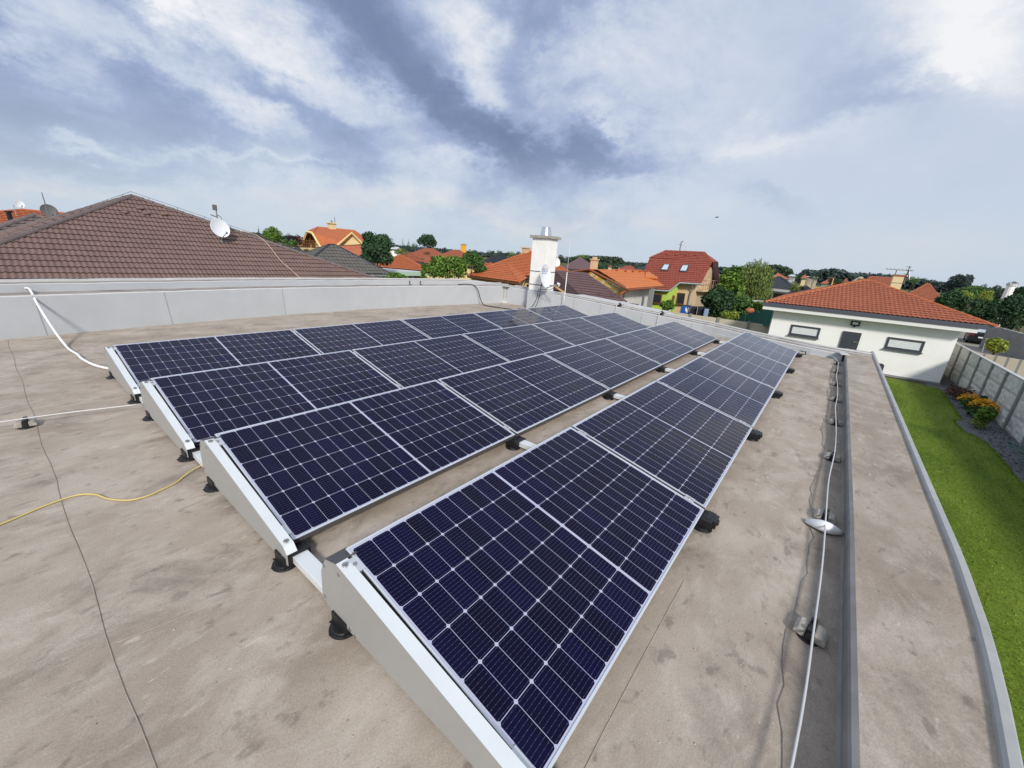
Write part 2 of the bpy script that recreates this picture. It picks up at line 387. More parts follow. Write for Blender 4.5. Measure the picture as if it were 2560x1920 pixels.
M_['trim'] = mat('grey_edge_sheet', (0.36, 0.37, 0.365), 0.6, 0.35, var=0.10, vscale=7)
M_['lip'] = mat('pale_edge_trim', (0.52, 0.52, 0.51), 0.6, 0.35, var=0.10, vscale=7)
M_['concrete'] = mat('pale_concrete', (0.36, 0.335, 0.30), 0.9, 0.2, var=0.2, vscale=14, bump=0.4, bscale=90)
M_['wire'] = mat('aluminium_conductor', (0.66, 0.66, 0.66), 0.45, 0.5, 0.3)
M_['hose'] = mat('white_corrugated_hose', (0.80, 0.80, 0.80), 0.5, 0.4)
M_['yellow'] = mat('yellow_cable_sheath', (0.58, 0.46, 0.16), 0.5, 0.4)
M_['blackcable'] = mat('black_cable_sheath', (0.03, 0.034, 0.04), 0.45, 0.4)
M_['plaster'] = mat('cream_render', (0.84, 0.83, 0.80), 0.9, 0.2, var=0.05, vscale=3, bump=0.2, bscale=120)
M_['white_wall'] = mat('white_render', (0.85, 0.85, 0.83), 0.9, 0.2, var=0.025, vscale=1.5, bump=0.15, bscale=110)
M_['steel'] = mat('stainless_steel', (0.74, 0.75, 0.77), 0.22, 0.5, 1.0)
M_['dish'] = mat('white_dish_enamel', (0.74, 0.77, 0.79), 0.4, 0.4)
M_['print'] = mat('blue_print', (0.14, 0.22, 0.42), 0.6, 0.2)
M_['dish_grey'] = mat('dark_mesh_dish', (0.16, 0.155, 0.15), 0.6, 0.3)
def roofmat(name, c, v=0.14, rough=0.75):
    return mat(name, c, rough, 0.3, var=v, vscale=2.6, bump=0.12, bscale=25)
M_['t_brown'] = roofmat('brown_concrete_tile', (0.175, 0.115, 0.10)); M_['t_brown_cap'] = roofmat('brown_ridge_tile', (0.15, 0.118, 0.112))
M_['t_orange'] = roofmat('orange_clay_tile', (0.42, 0.125, 0.048)); M_['t_orange2'] = roofmat('bright_orange_sheet_tile', (0.56, 0.165, 0.035), 0.05, 0.5)
M_['t_terra'] = roofmat('terracotta_tile', (0.36, 0.118, 0.062)); M_['t_red'] = roofmat('red_brown_tile', (0.26, 0.066, 0.045))
M_['t_purple'] = roofmat('aubergine_tile', (0.135, 0.082, 0.084), 0.08); M_['t_grey'] = roofmat('weathered_grey_tile', (0.115, 0.108, 0.098))
M_['t_slate'] = roofmat('anthracite_tile', (0.035, 0.040, 0.052)); M_['t_white'] = mat('light_flat_roofing', (0.55, 0.55, 0.54), 0.8)
M_['fascia'] = mat('grey_metal_gutter', (0.10, 0.105, 0.13), 0.45, 0.4, 0.3); M_['soffit'] = mat('white_soffit', (0.74, 0.74, 0.72), 0.8)
M_['anthra'] = mat('anthracite_frame', (0.045, 0.05, 0.062), 0.5, 0.4, var=0.05, vscale=8); M_['blind'] = mat('closed_white_blind', (0.62, 0.65, 0.66), 0.6, 0.3, var=0.04, vscale=3)
M_['pane'] = mat('dark_window_glass', (0.02, 0.024, 0.028), 0.06, 0.8); M_['pane_sky'] = mat('roof_window_glass', (0.45, 0.53, 0.58), 0.06, 0.9)
M_['wood'] = mat('brown_timber', (0.16, 0.065, 0.025), 0.6, 0.3, var=0.15, vscale=8); M_['timber'] = mat('raw_pine_rafter', (0.62, 0.40, 0.17), 0.7, 0.3, var=0.1, vscale=5)
M_['cream'] = mat('yellow_render', (0.66, 0.53, 0.28), 0.9, 0.2, var=0.04, vscale=2); M_['peach'] = mat('peach_render', (0.60, 0.44, 0.29), 0.9, 0.2, var=0.04, vscale=2)
M_['lime'] = mat('lime_green_render', (0.42, 0.57, 0.10), 0.9, 0.2, var=0.04, vscale=2); M_['mint'] = mat('mint_green_fascia', (0.46, 0.62, 0.50), 0.7, 0.3)
M_['raw_white'] = mat('unfinished_white_block', (0.68, 0.67, 0.64), 0.9, 0.2, col2=(0.56, 0.55, 0.52), vscale=3); M_['tar'] = mat('ochre_foam_patches', (0.50, 0.30, 0.03), 0.9, 0.2, col2=(0.60, 0.55, 0.42), vscale=2.2, thresh=(0.45, 0.6))
M_['copper'] = mat('copper_gutter', (0.36, 0.09, 0.025), 0.4, 0.5, 0.4); M_['yellow_ch'] = mat('yellow_chimney_render', (0.62, 0.36, 0.04), 0.85, 0.2)
M_['cream_ch'] = mat('cream_chimney_render', (0.66, 0.57, 0.33), 0.85, 0.2); M_['pole'] = mat('grey_metal_pole', (0.20, 0.19, 0.20), 0.5, 0.4, 0.6)
M_['fence_pan'] = mat('rough_concrete_panel', (0.50, 0.51, 0.485), 0.92, 0.15, col2=(0.64, 0.645, 0.62), vscale=3.2, bump=1.0, bscale=7, bdist=0.05, detail=9)
M_['fence_post'] = mat('grey_concrete_post', (0.25, 0.26, 0.25), 0.9, 0.2, var=0.1, vscale=5)
M_['beige_pan'] = mat('beige_concrete_panel', (0.55, 0.49, 0.385), 0.9, 0.2, var=0.06, vscale=2, bump=0.2, bscale=10)
M_['greywall'] = mat('grey_block_wall', (0.26, 0.255, 0.25), 0.9, 0.2, var=0.14, vscale=1.2, bump=0.3, bscale=6)
M_['greenmesh'] = mat('green_shade_netting', (0.012, 0.10, 0.085), 0.7, 0.2, var=0.12, vscale=4)
M_['galv'] = mat('galvanised_post', (0.36, 0.42, 0.42), 0.5, 0.4, 0.5)
M_['barrel'] = mat('dark_blue_plastic', (0.012, 0.014, 0.035), 0.45, 0.4); M_['barrel_blue'] = mat('blue_plastic', (0.015, 0.08, 0.36), 0.45, 0.4); M_['barrel_lb'] = mat('pale_blue_plastic', (0.24, 0.33, 0.50), 0.5, 0.4)
M_['clay'] = mat('terracotta_pot_clay', (0.40, 0.15, 0.075), 0.85, 0.2); M_['carpaint'] = mat('black_car_paint', (0.010, 0.011, 0.014), 0.22, 0.6); M_['rubber'] = mat('tyre_rubber', (0.012, 0.012, 0.012), 0.8)
M_['tail'] = mat('red_tail_lamp', (0.30, 0.012, 0.010), 0.3, 0.5)
M_['gravel'] = mat('grey_gravel', (0.085, 0.088, 0.098), 0.95, 0.2, col2=(0.20, 0.205, 0.225), vscale=26, bump=0.9, bscale=60, bdist=0.03)
M_['ground'] = mat('rough_grass_ground', (0.075, 0.085, 0.035), 0.95, 0.1, col2=(0.15, 0.13, 0.075), vscale=0.05, detail=10)
M_['field'] = mat('ripe_cereal_field', (0.34, 0.26, 0.075), 0.95, 0.1, col2=(0.42, 0.33, 0.11), vscale=0.05, stretch=(1, 4, 1)); M_['meadow'] = mat('pale_meadow', (0.15, 0.155, 0.065), 0.95, 0.1, col2=(0.22, 0.205, 0.095), vscale=0.06)
M_['road'] = mat('paved_yard', (0.27, 0.25, 0.22), 0.9, 0.2, var=0.1, vscale=0.8)
M_['bark'] = mat('grey_brown_bark', (0.075, 0.055, 0.040), 0.95, 0.1, var=0.2, vscale=9)
def leafm(name, c, c2=None, k=0.45):
    g_ = 1.55 if sum(c) < .16 else 1.2
    c = tuple(x * g_ for x in c); c2 = tuple(x * g_ for x in c2) if c2 else None
    return mat(name, c, 0.6, 0.25, leaf=k, col2=c2)
LEAF = dict(dark=leafm('dark_green_leaves', (0.018, 0.042, 0.020), (0.030, 0.062, 0.026)), mid=leafm('mid_green_leaves', (0.035, 0.078, 0.022), (0.06, 0.115, 0.03)),
            bright=leafm('bright_green_leaves', (0.062, 0.135, 0.022), (0.12, 0.20, 0.035)), lime=leafm('yellow_green_leaves', (0.14, 0.19, 0.03), (0.24, 0.28, 0.05)),
            olive=leafm('olive_willow_leaves', (0.09, 0.135, 0.03), (0.165, 0.21, 0.06)), blue=leafm('blue_green_needles', (0.055, 0.105, 0.09), (0.12, 0.19, 0.165)),
            purple=leafm('dark_purple_leaves', (0.020, 0.012, 0.020), (0.035, 0.018, 0.03)), red=leafm('reddish_brown_twigs', (0.06, 0.035, 0.028), (0.10, 0.05, 0.04)),
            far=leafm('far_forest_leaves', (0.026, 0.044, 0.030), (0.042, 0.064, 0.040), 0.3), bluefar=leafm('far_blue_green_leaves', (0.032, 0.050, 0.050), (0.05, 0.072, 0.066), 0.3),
            flower=leafm('orange_yellow_petals', (0.55, 0.22, 0.008), (0.68, 0.34, 0.012), 0.25), hedge=leafm('hedge_leaves', (0.04, 0.085, 0.015), (0.085, 0.14, 0.02)))
G0 = -3.5                                   # garden level below the roof deck
# ------------------------------------------------------------------ our own flat roofed building
own = thing('flat_roof_building', 'flat roofed building carrying the solar panels, taupe membrane deck inside grey parapets', 'building', (4, -2, G0))
def sweep(stations, profile, keys):
    """stations: (x, y, outx, outy, f) with f a per-station list of (offset, z); one mesh per material key"""
    res = {}
    for i in range(len(profile) - 1):
        k = keys[i]; mb = res.setdefault(k, MB()); vs = []; fs = []
        for (x, y, ox, oy, pf) in stations:
            for (o, z) in (pf[i], pf[i + 1]): vs.append((x + ox * o, y + oy * o, z))
        for j in range(len(stations) - 1): fs.append((2 * j, 2 * j + 1, 2 * j + 3, 2 * j + 2))
        mb.add(vs, fs)
    return res
def interp(tab, x):
    for (a, va), (b, vb) in zip(tab, tab[1:]):
        if x <= b: return va + (vb - va) * max(0, (x - a)) / (b - a)
    return tab[-1][1]
LY = [(-5, 1.7), (-3, 2.15), (-1, 2.52), (0, 2.70), (1, 2.87), (2, 3.0), (3, 3.10), (4.5, 3.17), (5.8, 3.17), (7, 3.10), (8, 3.0), (9.75, 2.80), (10.36, 2.74)]
BX = [(-6.55, 9.40), (-5.9, 9.42), (-5.6, 9.43), (-4.5, 9.70), (-3.4, 9.98), (-2, 9.99), (0, 9.93), (1.5, 9.85), (2.8, 9.75)]
BZ = [(-6.55, .112), (-5.9, .115), (-4.3, .165), (-3, .235), (-1.5, .32), (.67, .46), (2.8, .53)]
xs = [-5 + 0.25 * i for i in range(int((10.35 + 5) / .25) + 1)] + [10.36]
rr = random.Random(3)
prof = lambda z, k=1.0: [(0, 0.0), (0.0, z - .01), (.02, z + .006), (.40, z), (.402, z + .02 + .085 * k), (.425, z + .025 + .09 * k), (.72, z + .022 + .088 * k), (.725, z + .04 + .1 * k), (.82, z + .04 + .1 * k), (.825, G0)]
keys = ['membrane', 'lip', 'ledge', 'membrane', 'lip', 'ledge', 'lip', 'lip', 'plaster']
lst = [(x, interp(LY, x), 0, 1, prof(.54 + rr.uniform(-.004, .004), 1 - min(1, max(0, (x - 8.8) / 1.1)))) for x in xs]
def make_parapet(label, res, smooth=False):
    body = res['membrane'].build('parapet', M_['membrane_shaded' if smooth else 'membrane'], own, smooth=smooth, label=label)
    for k, nm in (('ledge', 'coping'), ('lip', 'edge_trim'), ('trim', 'edge_trim'), ('plaster', 'outer_wall'), ('coping', 'coping')):
        if k in res: res[k].build(nm, M_[k], body)
    return body
pl_ = make_parapet('tall grey stepped parapet along the far long side', sweep(lst, prof(.5), keys))
ys = [-6.55 + .25 * i for i in range(38)]; ys = [y for y in ys if y < 2.78] + [2.79]
bst = []
for y in ys:
    z = interp(BZ, y)
    bst.append((interp(BX, y), y, 1, 0, [(0, 0), (0, z - .008), (.018, z + .004), (.26, z), (.262, z + .018), (.285, z + .022), (.50, z + .018), (.505, z + .034), (.60, z + .034), (.605, G0)]))
pb_ = make_parapet('low grey parapet at the short end behind the panels', sweep(bst, prof(.5), keys))
XO = [(-3, -6.30), (.3, -6.36), (.95, -6.44), (1.3, -6.48), (1.65, -6.505), (2.2, -6.525), (4, -6.53), (10.27, -6.555)]
XI = [(-3, -6.02), (.6, -6.035), (2.3, -6.055), (5, -6.07), (9.5, -6.09), (10.3, -6.09)]
rst = []
for i in range(61):
    x = -3 + 13.25 * i / 60
    yi, yo = interp(XI, x), interp(XO, x); w = yi - yo
    rst.append((x, yi, 0, -1, [(-.012, 0.004), (0, .012), (-.004, .06), (-.006, .108), (.0, .122), (.018, .1295), (w - .047, .128), (w - .044, .143), (w - .034, .152), (w - .008, .152), (w, .143), (w + .002, G0)]))
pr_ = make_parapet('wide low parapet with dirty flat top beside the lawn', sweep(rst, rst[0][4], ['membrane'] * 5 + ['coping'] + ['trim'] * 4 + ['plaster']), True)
mb = MB(); mb.prism([(10.62, 1.9, .30), (13.1, 1.75, .30), (12.2, -.26, .30), (11.25, -2.0, .30), (10.62, -2.4, .30)], (0, 0, -.16)); mb.build('canopy_slab', M_['lip'], own)
# deck: three overlapping sheets, 3 mm steps
mb = MB(); yl = [(x, interp(LY, x)) for x in xs if x <= 10.0]
mb.add([(x, y + .01, 0) for x, y in yl] + [(x, -6.10, 0) for x, y in yl], [(i, len(yl) + i, len(yl) + i + 1, i + 1) for i in range(len(yl) - 1)])
deck = mb.build('roof_deck', M_['deck'], own)
def strip(mb, pts, w, z, h):
    for (a, b) in zip(pts, pts[1:]):
        a = Vector((a[0], a[1], z)); b = Vector((b[0], b[1], z)); d = (b - a).normalized(); n = Vector((-d.y, d.x, 0)) * (w / 2); u = Vector((0, 0, h))
        mb.add([a - n, b - n, b + n, a + n, a - n * .3 + u, b - n * .3 + u, b + n * .3 + u, a + n * .3 + u], [(0, 1, 5, 4), (2, 3, 7, 6), (4, 5, 6, 7), (1, 2, 6, 5), (3, 0, 4, 7)])
SEAMD = mat('seam_dirt', (0.29, .24, .20), .9, .1, col2=(.40, .345, .29), vscale=9)
rs = random.Random(5)
mb = MB(); strip(mb, [(-.655 + .006 * math.sin(i * .9) + rs.uniform(-.0015, .0015), -6.0 + .17 * i) for i in range(51)], .004, .0005, .003); mb.build('membrane_seam', SEAMD, deck)
mb = MB(); strip(mb, [(-.64, -3.87), (-.5, -3.90), (-.32, -3.93), (-.19, -3.985), (-.05, -4.02)], .004, .0005, .003); mb.build('membrane_seam', SEAMD, deck)
mb = MB(); strip(mb, [(-.64, -2.36), (-.4, -2.45), (-.1, -2.5)], .004, .0005, .003); mb.build('membrane_seam', SEAMD, deck)
mb = MB(); strip(mb, [(-3, .75), (-.66, .62), (-.1, .55)], .004, .0005, .003); mb.build('membrane_seam', SEAMD, deck)
mb = MB(); strip(mb, [(.1, -5.412), (.3, -5.41), (.63, -5.41), (1.2, -5.415)], .004, .0005, .002); mb.build('membrane_seam', SEAMD, deck)
mb = MB()
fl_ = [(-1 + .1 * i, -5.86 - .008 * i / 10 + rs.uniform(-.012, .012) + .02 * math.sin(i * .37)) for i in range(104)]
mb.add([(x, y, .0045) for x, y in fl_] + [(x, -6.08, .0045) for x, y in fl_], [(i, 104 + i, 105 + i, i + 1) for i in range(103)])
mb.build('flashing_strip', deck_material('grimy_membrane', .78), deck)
# upright seams on the parapets, flashings in the corners
SEAM = mat('seam_grey', (.31, .33, .35), .7)
for (xa, xb) in ((-.33, -.30), (1.08, 1.12), (3.0, 3.02)):
    ya, yb = interp(LY, xa), interp(LY, xb); mb = MB()
    mb.prism([(xa - .004, ya - .004, .53), (xa + .004, ya - .004, .53), (xb + .004, yb - .004, 0), (xb - .004, yb - .004, 0)], (0, .006, 0)); mb.build('welded_seam', SEAM, pl_)
for y in (-4.4, -3.05, -1.75, -.55, .3):
    x = interp(BX, y); z = interp(BZ, y); mb = MB(); mb.b2((x - .004, y - .004, 0), (x + .01, y + .004, z - .01)); mb.build('welded_seam', SEAM, pb_)
mb = MB(); mb.prism([(9.70, 2.72, .51), (9.70, 2.79, .51), (9.735, 2.79, .51), (9.735, 2.72, .51)], (0, 0, -.5))
mb.prism([(9.62, 2.64, .004), (9.62, 2.80, .004), (9.745, 2.80, .004), (9.745, 2.64, .004)], (.04, .05, .08))
mb.b2((9.60, 2.60, .535), (9.80, 2.82, .553)); mb.build('corner_flashing', M_['lip'], pb_, bevel=.004)
mb = MB(); mb.loop([[(9.18, -6.05, .0), (9.41, -5.80, .0), (9.43, -6.06, .0)], [(9.24, -6.05, .125), (9.42, -5.93, .125), (9.43, -6.06, .125)]])
mb.build('corner_flashing', mat('dark_corner_patch', (.20, .215, .22), .6, col2=(.33, .35, .36), vscale=12), pr_)
mb = MB(); mb.prism([(9.16, -6.02, .134), (9.37, -5.98, .134), (9.46, -6.10, .134), (9.22, -6.15, .134)], (0, 0, .012)); mb.build('sealing_sheet', M_['lip'], pr_)
mb = MB(); mb.b2((-4.9, -6.0, G0), (10.2, 2.6, -.1)); mb.build('wall', M_['plaster'], own)
# fine grit, pebbles and bits of leaf on the deck
mb = MB(); rg = random.Random(11)
for i in range(420):
    x, y = rg.uniform(-1.0, 2.6), rg.uniform(-5.85, -3.2)
    if i % 3 == 0: x, y = rg.uniform(.2, 8), rg.uniform(-5.85, -5.4)
    if -.09 < x and y > -5.39 and not i % 7 == 0: continue
    s = rg.uniform(.0015, .0042); a = rg.uniform(0, 6.28)
    c, d = math.cos(a) * s, math.sin(a) * s
    mb.add([(x + c, y + d, .003), (x - d * .8, y + c * .8, .003), (x - c * 1.2, y - d * 1.2, .003), (x + d * .7, y - c * .7, .003), (x, y, .003 + s * .9)], [(0, 1, 4), (1, 2, 4), (2, 3, 4), (3, 0, 4)])
o = mb.build('roof_grit', mat('pale_grit', (.5, .46, .40), .9, leaf=.35), loc=(0, 0, 0)); tag(o, 'fine pale grit and crumbs scattered on the membrane deck', 'grit'); structure(o, 'stuff')

# ------------------------------------------------------------------ solar panels
ct, sn = math.cos(TILT), math.sin(TILT)
def pp(u, s, n=0.0): return Vector((u, -s * ct - n * sn, PH + PW * sn - s * sn + n * ct))   # u along the row, s down the slope, n off the glass
panel = thing('solar_panel', 'x', 'solar panel', (0, 0, 0), 'solar panels in four rows on the flat roof')
mb = MB()
def bar(u0, u1, s0, s1, n0, n1):
    mb.add([pp(u, s, n) for n in (n0, n1) for s in (s0, s1) for u in (u0, u1)], [(0, 2, 3, 1), (4, 5, 7, 6), (0, 1, 5, 4), (2, 6, 7, 3), (0, 4, 6, 2), (1, 3, 7, 5)])
lw = .009
bar(0, PL, 0, lw, -.004, 0); bar(0, PL, PW - lw, PW, -.004, 0); bar(0, lw, lw, PW - lw, -.004, 0); bar(PL - lw, PL, lw, PW - lw, -.004, 0)
fr = mb.build('frame', M_['frame'], panel, bevel=.0012)
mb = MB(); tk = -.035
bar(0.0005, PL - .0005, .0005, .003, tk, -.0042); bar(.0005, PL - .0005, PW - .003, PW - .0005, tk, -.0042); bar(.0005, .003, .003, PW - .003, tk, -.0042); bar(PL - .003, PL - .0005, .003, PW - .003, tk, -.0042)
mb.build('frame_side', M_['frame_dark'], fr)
mb = MB()
mb.add([pp(lw - .001, lw - .001, -.0025), pp(lw - .001, PW - lw + .001, -.0025), pp(PL - lw + .001, PW - lw + .001, -.0025), pp(PL - lw + .001, lw - .001, -.0025)], [(0, 1, 2, 3)],
       [[(lw, lw), (lw, PW - lw), (PL - lw, PW - lw), (PL - lw, lw)]])
mb.build('cell_glass', M_['cells'], panel)
mb = MB(); mb.add([pp(.004, .004, -.007), pp(.004, PW - .004, -.007), pp(PL - .004, PW - .004, -.007), pp(PL - .004, .004, -.007)], [(3, 2, 1, 0)]); mb.build('back_sheet', M_['lip'], panel)
for s in (.10, PW - .10):            # clamps at the far end of each panel
    mb = MB(); bar(PL - .012, PL + PG + .012, s - .03, s + .03, .0015, .0045); bar(PL + .003, PL + PG - .003, s - .03, s + .03, -.03, .0045)
    c = mb.build('clamp', M_['alu'], panel, bevel=.001)
    mb = MB(); p = pp(PL + PG / 2, s, .0045); mb.cyl(p, p + Vector((0, -sn, ct)) * .006, .007, n=10); mb.build('bolt', M_['bolt'], c)
ROWN = ['row nearest the tall parapet', 'second row from the tall parapet', 'row left of the bare gap', 'row beside the conductor blocks']
ORD = ['at the near end', 'second from the near end', 'in the middle', 'second from the far end', 'at the far end']
for r in range(4):
    for k in range(5):
        lab = 'solar panel %s of the %s' % (ORD[k], ROWN[r])
        loc = (k * (PL + PG), -PITCH * r, 0)
        if r == 0 and k == 0: panel['label'] = lab
        else: dup(panel, loc, lab)
# sheet metal end covers
def dz(x, d, z): return Vector((x, -d, z))
cover = thing('end_cover', 'x', 'end cover', (0, 0, 0), 'wedge shaped metal end covers of the panel rows')
out = [(-.045, .06), (-.085, .085), (-.08, .215), (-.04, .296), (.045, .322), (1.02, .125), (1.05, .095), (1.05, .035), (.06, .045)]
mb = MB(); mb.prism([dz(-.066, d, z) for d, z in out], (.003, 0, 0)); pla = mb.build('side_plate', M_['plate'], cover)
mb = MB(); mb.prism([dz(-.0655, .045, .3235), dz(-.0655, 1.02, .1265), dz(-.018, 1.02, .1265), dz(-.018, .045, .3235)], (0, 0, -.004))
mb.prism([dz(-.0655, 1.02, .1262), dz(-.0655, 1.05, .096), dz(-.018, 1.05, .096), dz(-.018, 1.02, .1262)], (0, 0, -.004)); mb.build('top_flange', M_['alu_white'], cover)
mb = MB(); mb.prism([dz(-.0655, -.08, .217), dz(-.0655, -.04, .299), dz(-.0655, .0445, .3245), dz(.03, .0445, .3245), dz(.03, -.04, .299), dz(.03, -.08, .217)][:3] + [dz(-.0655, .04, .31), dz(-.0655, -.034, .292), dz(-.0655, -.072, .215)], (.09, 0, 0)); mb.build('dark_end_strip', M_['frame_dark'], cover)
for d, z in ((-.05, .26), (.06, .285), (-.06, .1), (.12, .06), (.155, .052), (1.0, .06)):
    mb = MB(); mb.cyl(dz(-.069, d, z), dz(-.0655, d, z), .008, n=10); mb.build('screw', M_['bolt'], pla)
for d, z in ((.07, .318), (1.0, .131)):
    mb = MB(); mb.cyl(dz(-.043, d, z), dz(-.043, d, z + .006), .012, n=12); mb.cyl(dz(-.043, d, z + .006), dz(-.043, d, z + .011), .007, n=6); mb.build('bolt', M_['bolt'], cover)
for s in (.09, PW - .075):
    mb = MB()
    def bar2(u0, u1, s0, s1, n0, n1): mb.add([pp(u, s_, n) for n in (n0, n1) for s_ in (s0, s1) for u in (u0, u1)], [(0, 2, 3, 1), (4, 5, 7, 6), (0, 1, 5, 4), (2, 6, 7, 3), (0, 4, 6, 2), (1, 3, 7, 5)])
    bar2(-.030, .013, s - .035, s + .035, .0015, .005); bar2(-.030, -.003, s - .035, s + .035, -.03, .005); bar2(-.040, -.03, s - .02, s + .02, -.03, -.008)
    c = mb.build('end_clamp', M_['alu'], cover, bevel=.0015)
    mb = MB(); p = pp(-.014, s, .005); mb.cyl(p, p + Vector((0, -sn, ct)) * .007, .008, n=10); mb.build('bolt', M_['bolt'], c)
for r, t in enumerate(('at the head of the leftmost panel row', 'at the head of the second panel row', 'at the third row by the yellow cable', 'at the head of the nearest rightmost panel row')):
    lab = 'grey wedge shaped metal end cover ' + t
    if r == 0: cover['label'] = lab
    else: dup(cover, (0, -PITCH * r, 0), lab)
# rails across the rows with black pads and end caps
rail = thing('mounting_rail', 'x', 'rail', (0, 0, 0), 'aluminium rails carrying the panel rows')
mb = MB(); mb.b2((-.035, .10, .018), (.035, -(3 * PITCH + 1.0), .058)); mb.build('rail_profile', M_['alu_white'], rail, bevel=.003)
mb = MB(); mb.b2((-.045, -(3 * PITCH + .965), .014), (.045, -(3 * PITCH + 1.055), .064)); mb.cyl((-.0, -(3 * PITCH + 1.052), .04), (0, -(3 * PITCH + 1.064), .04), .018, n=12); mb.b2((-.05, -(3 * PITCH + .99), .012), (.05, -(3 * PITCH + 1.02), .07)); mb.build('end_cap', M_['black'], rail, bevel=.004)
for r in range(4):
    for d in (.045, .985):
        y = -PITCH * r - d
        mb = MB(); mb.cyl((-.05, y, .001), (-.05, y, .012), .060, .056, n=28); mb.cyl((-.05, y, .012), (-.05, y, .016), .05, .045, n=24)
        for a in range(6): mb.cyl((-.05 + .06 * math.cos(a * 1.047), y + .06 * math.sin(a * 1.047), .012), (-.05 + .06 * math.cos(a * 1.047), y + .06 * math.sin(a * 1.047), .0145), .006, n=6)
        mb.b2((-.075, y - .05, .014), (.05, y + .05, .066)); mb.build('rubber_foot', M_['black'], rail)
for k, t in enumerate(('at the near end of the rows', 'under the first joint of the panel rows', 'under the second joint of the panel rows', 'under the third joint of the panel rows', 'under the fourth joint of the panel rows', 'at the far end of the rows')):
    x = k * (PL + PG) - PG / 2 - .02 if k else -.022
    lab = 'aluminium mounting rail with black feet ' + t
    if k == 0: rail['label'] = lab
    else: dup(rail, (x + .022 if k < 5 else x - .02, 0, 0), lab)

# ------------------------------------------------------------------ lightning conductor on its blocks
block = thing('conductor_block', 'x', 'block', (0, 0, 0), 'concrete blocks holding the lightning conductor')
def SC(mb, k=.66): mb.v = [(v[0] * k, v[1] * k, v[2] * k) for v in mb.v]; return mb
mb = MB(); mb.prism([(.07 * math.cos(R(a)) * 1.35, .07 * math.sin(R(a)) * 1.1, .001) for a in range(0, 360, 30)], (0, 0, .018)); SC(mb).build('base_tray', M_['black'], block, bevel=.003)
for sgn in (1, -1):
    mb = MB(); prof_ = [(.022, .018), (.088, .018), (.088, .045), (.066, .070), (.022, .073)]
    mb.loop([[(x, sgn * .022 + (y - .022) * sgn, z) for y, z in prof_] for x in (-.066, .066)]); SC(mb).build('concrete_half', M_['concrete'], block, bevel=.006)
mb = MB(); mb.loop([[(x, y, z) for y, z in ((-.021, .016), (.021, .016), (.016, .085), (-.016, .085))] for x in (-.075, .075)])
mb.cyl((-.055, 0, .08), (-.055, 0, .1), .02, n=10); mb.cyl((.055, 0, .08), (.055, 0, .1), .02, n=10); SC(mb).build('wire_holder', M_['black'], block)
BL = [(1.24, -5.93), (2.38, -5.955), (3.55, -5.98), (4.68, -5.99), (5.77, -5.99), (6.79, -5.99), (7.86, -5.985), (8.72, -5.99)]
TX = ['nearest of the eight along the right parapet', 'beside the white scrap along the right parapet', 'third from the near end of the right parapet', 'fourth from the near end of the right parapet', 'fifth from the near end of the right parapet',
      'sixth along the right parapet', 'last but one along the right parapet', 'furthest, by the right roof corner']
for i, (x, y) in enumerate(BL):
    lab = 'pale concrete conductor block in black tray, ' + TX[i]
    if i == 0: block.location = (x, y, 0); block['label'] = lab; block.rotation_euler = (0, 0, R(-8))
    else:
        b_ = dup(block, (x, y, 0), lab); b_.rotation_euler = (0, 0, R(rnd.uniform(-9, 9)))
b_ = dup(block, (-.70, -1.125, 0), 'grey concrete conductor block on the deck left of the panels'); b_.rotation_euler = (0, 0, R(82))
b_ = dup(block, (9.32, -5.43, 0), 'small concrete conductor block at the foot of the end parapet'); b_.rotation_euler = (0, 0, R(75))
mb = MB(); pts = [(-.6, -5.80, .070), (.56, -5.905, .068)]
for i, (x, y) in enumerate(BL):
    pts += [(x, y + (.004 if i % 2 else -.004), .066)]
    if i < len(BL) - 1: x2, y2 = BL[i + 1]; pts.append(((x + x2) / 2, (y + y2) / 2 + (.010 if i % 2 else -.008), .058))
pts += [(9.05, -5.90, .095), (9.22, -5.78, .10), (9.31, -5.55, .1), (9.37, -5.3, .085), (9.62, -4.5, .07), (9.83, -3.6, .06), (9.92, -3.1, .05)]
mb.tube(pts, .0045, n=8, sub=5); o = mb.build('lightning_conductor', M_['wire'], smooth=True, loc=(4, -5.9, .09)); tag(o, 'pale lightning conductor wire running over the blocks beside the right parapet', 'wire')
mb = MB(); mb.tube([(-1.5, -1.05, .068), (-.70, -1.125, .066), (-.35, -1.19, .064), (-.06, -1.26, .06)], .0045, n=8); o = mb.build('lightning_conductor', M_['wire'], smooth=True, loc=(-.7, -1.1, .09)); tag(o, 'pale straight wire from the left frame edge to the second row end cover', 'wire')
# risers over the end parapet with black clips
for (y, t) in ((-1.02, 'nearer the chimney'), (-2.2, 'further from the chimney')):
    x = interp(BX, y); z = interp(BZ, y)
    rt = thing('wire_riser', 'bent conductor wire climbing over the end parapet, ' + t, 'wire', (x, y, 0), 'conductor wires over the end parapet')
    mb = MB(); mb.tube([(x - .04, y - .3, .03), (x - .035, y - .02, .04), (x - .02, y, .15), (x - .02, y, z - .02), (x + .01, y, z + .05), (x + .12, y - .015, z + .075), (x + .42, y - .02, z + .07), (x + .9, y - .02, z + .10)], .011, n=8); mb.build('wire', M_['wire'], rt, smooth=True)
    mb = MB(); mb.b2((x + .10, y - .05, z + .002), (x + .22, y + .03, z + .085)); mb.cyl((x + .16, y - .01, z + .08), (x + .16, y - .01, z + .11), .03, .018, n=10); mb.build('wire_holder', M_['black'], rt, bevel=.006)
    mb = MB(); mb.b2((x - .09, y - .37, .002), (x - .01, y - .30, .05)); mb.b2((x - .09, y - .62, .002), (x - .01, y - .55, .05)); mb.build('floor_clip', M_['black'], rt, bevel=.006)
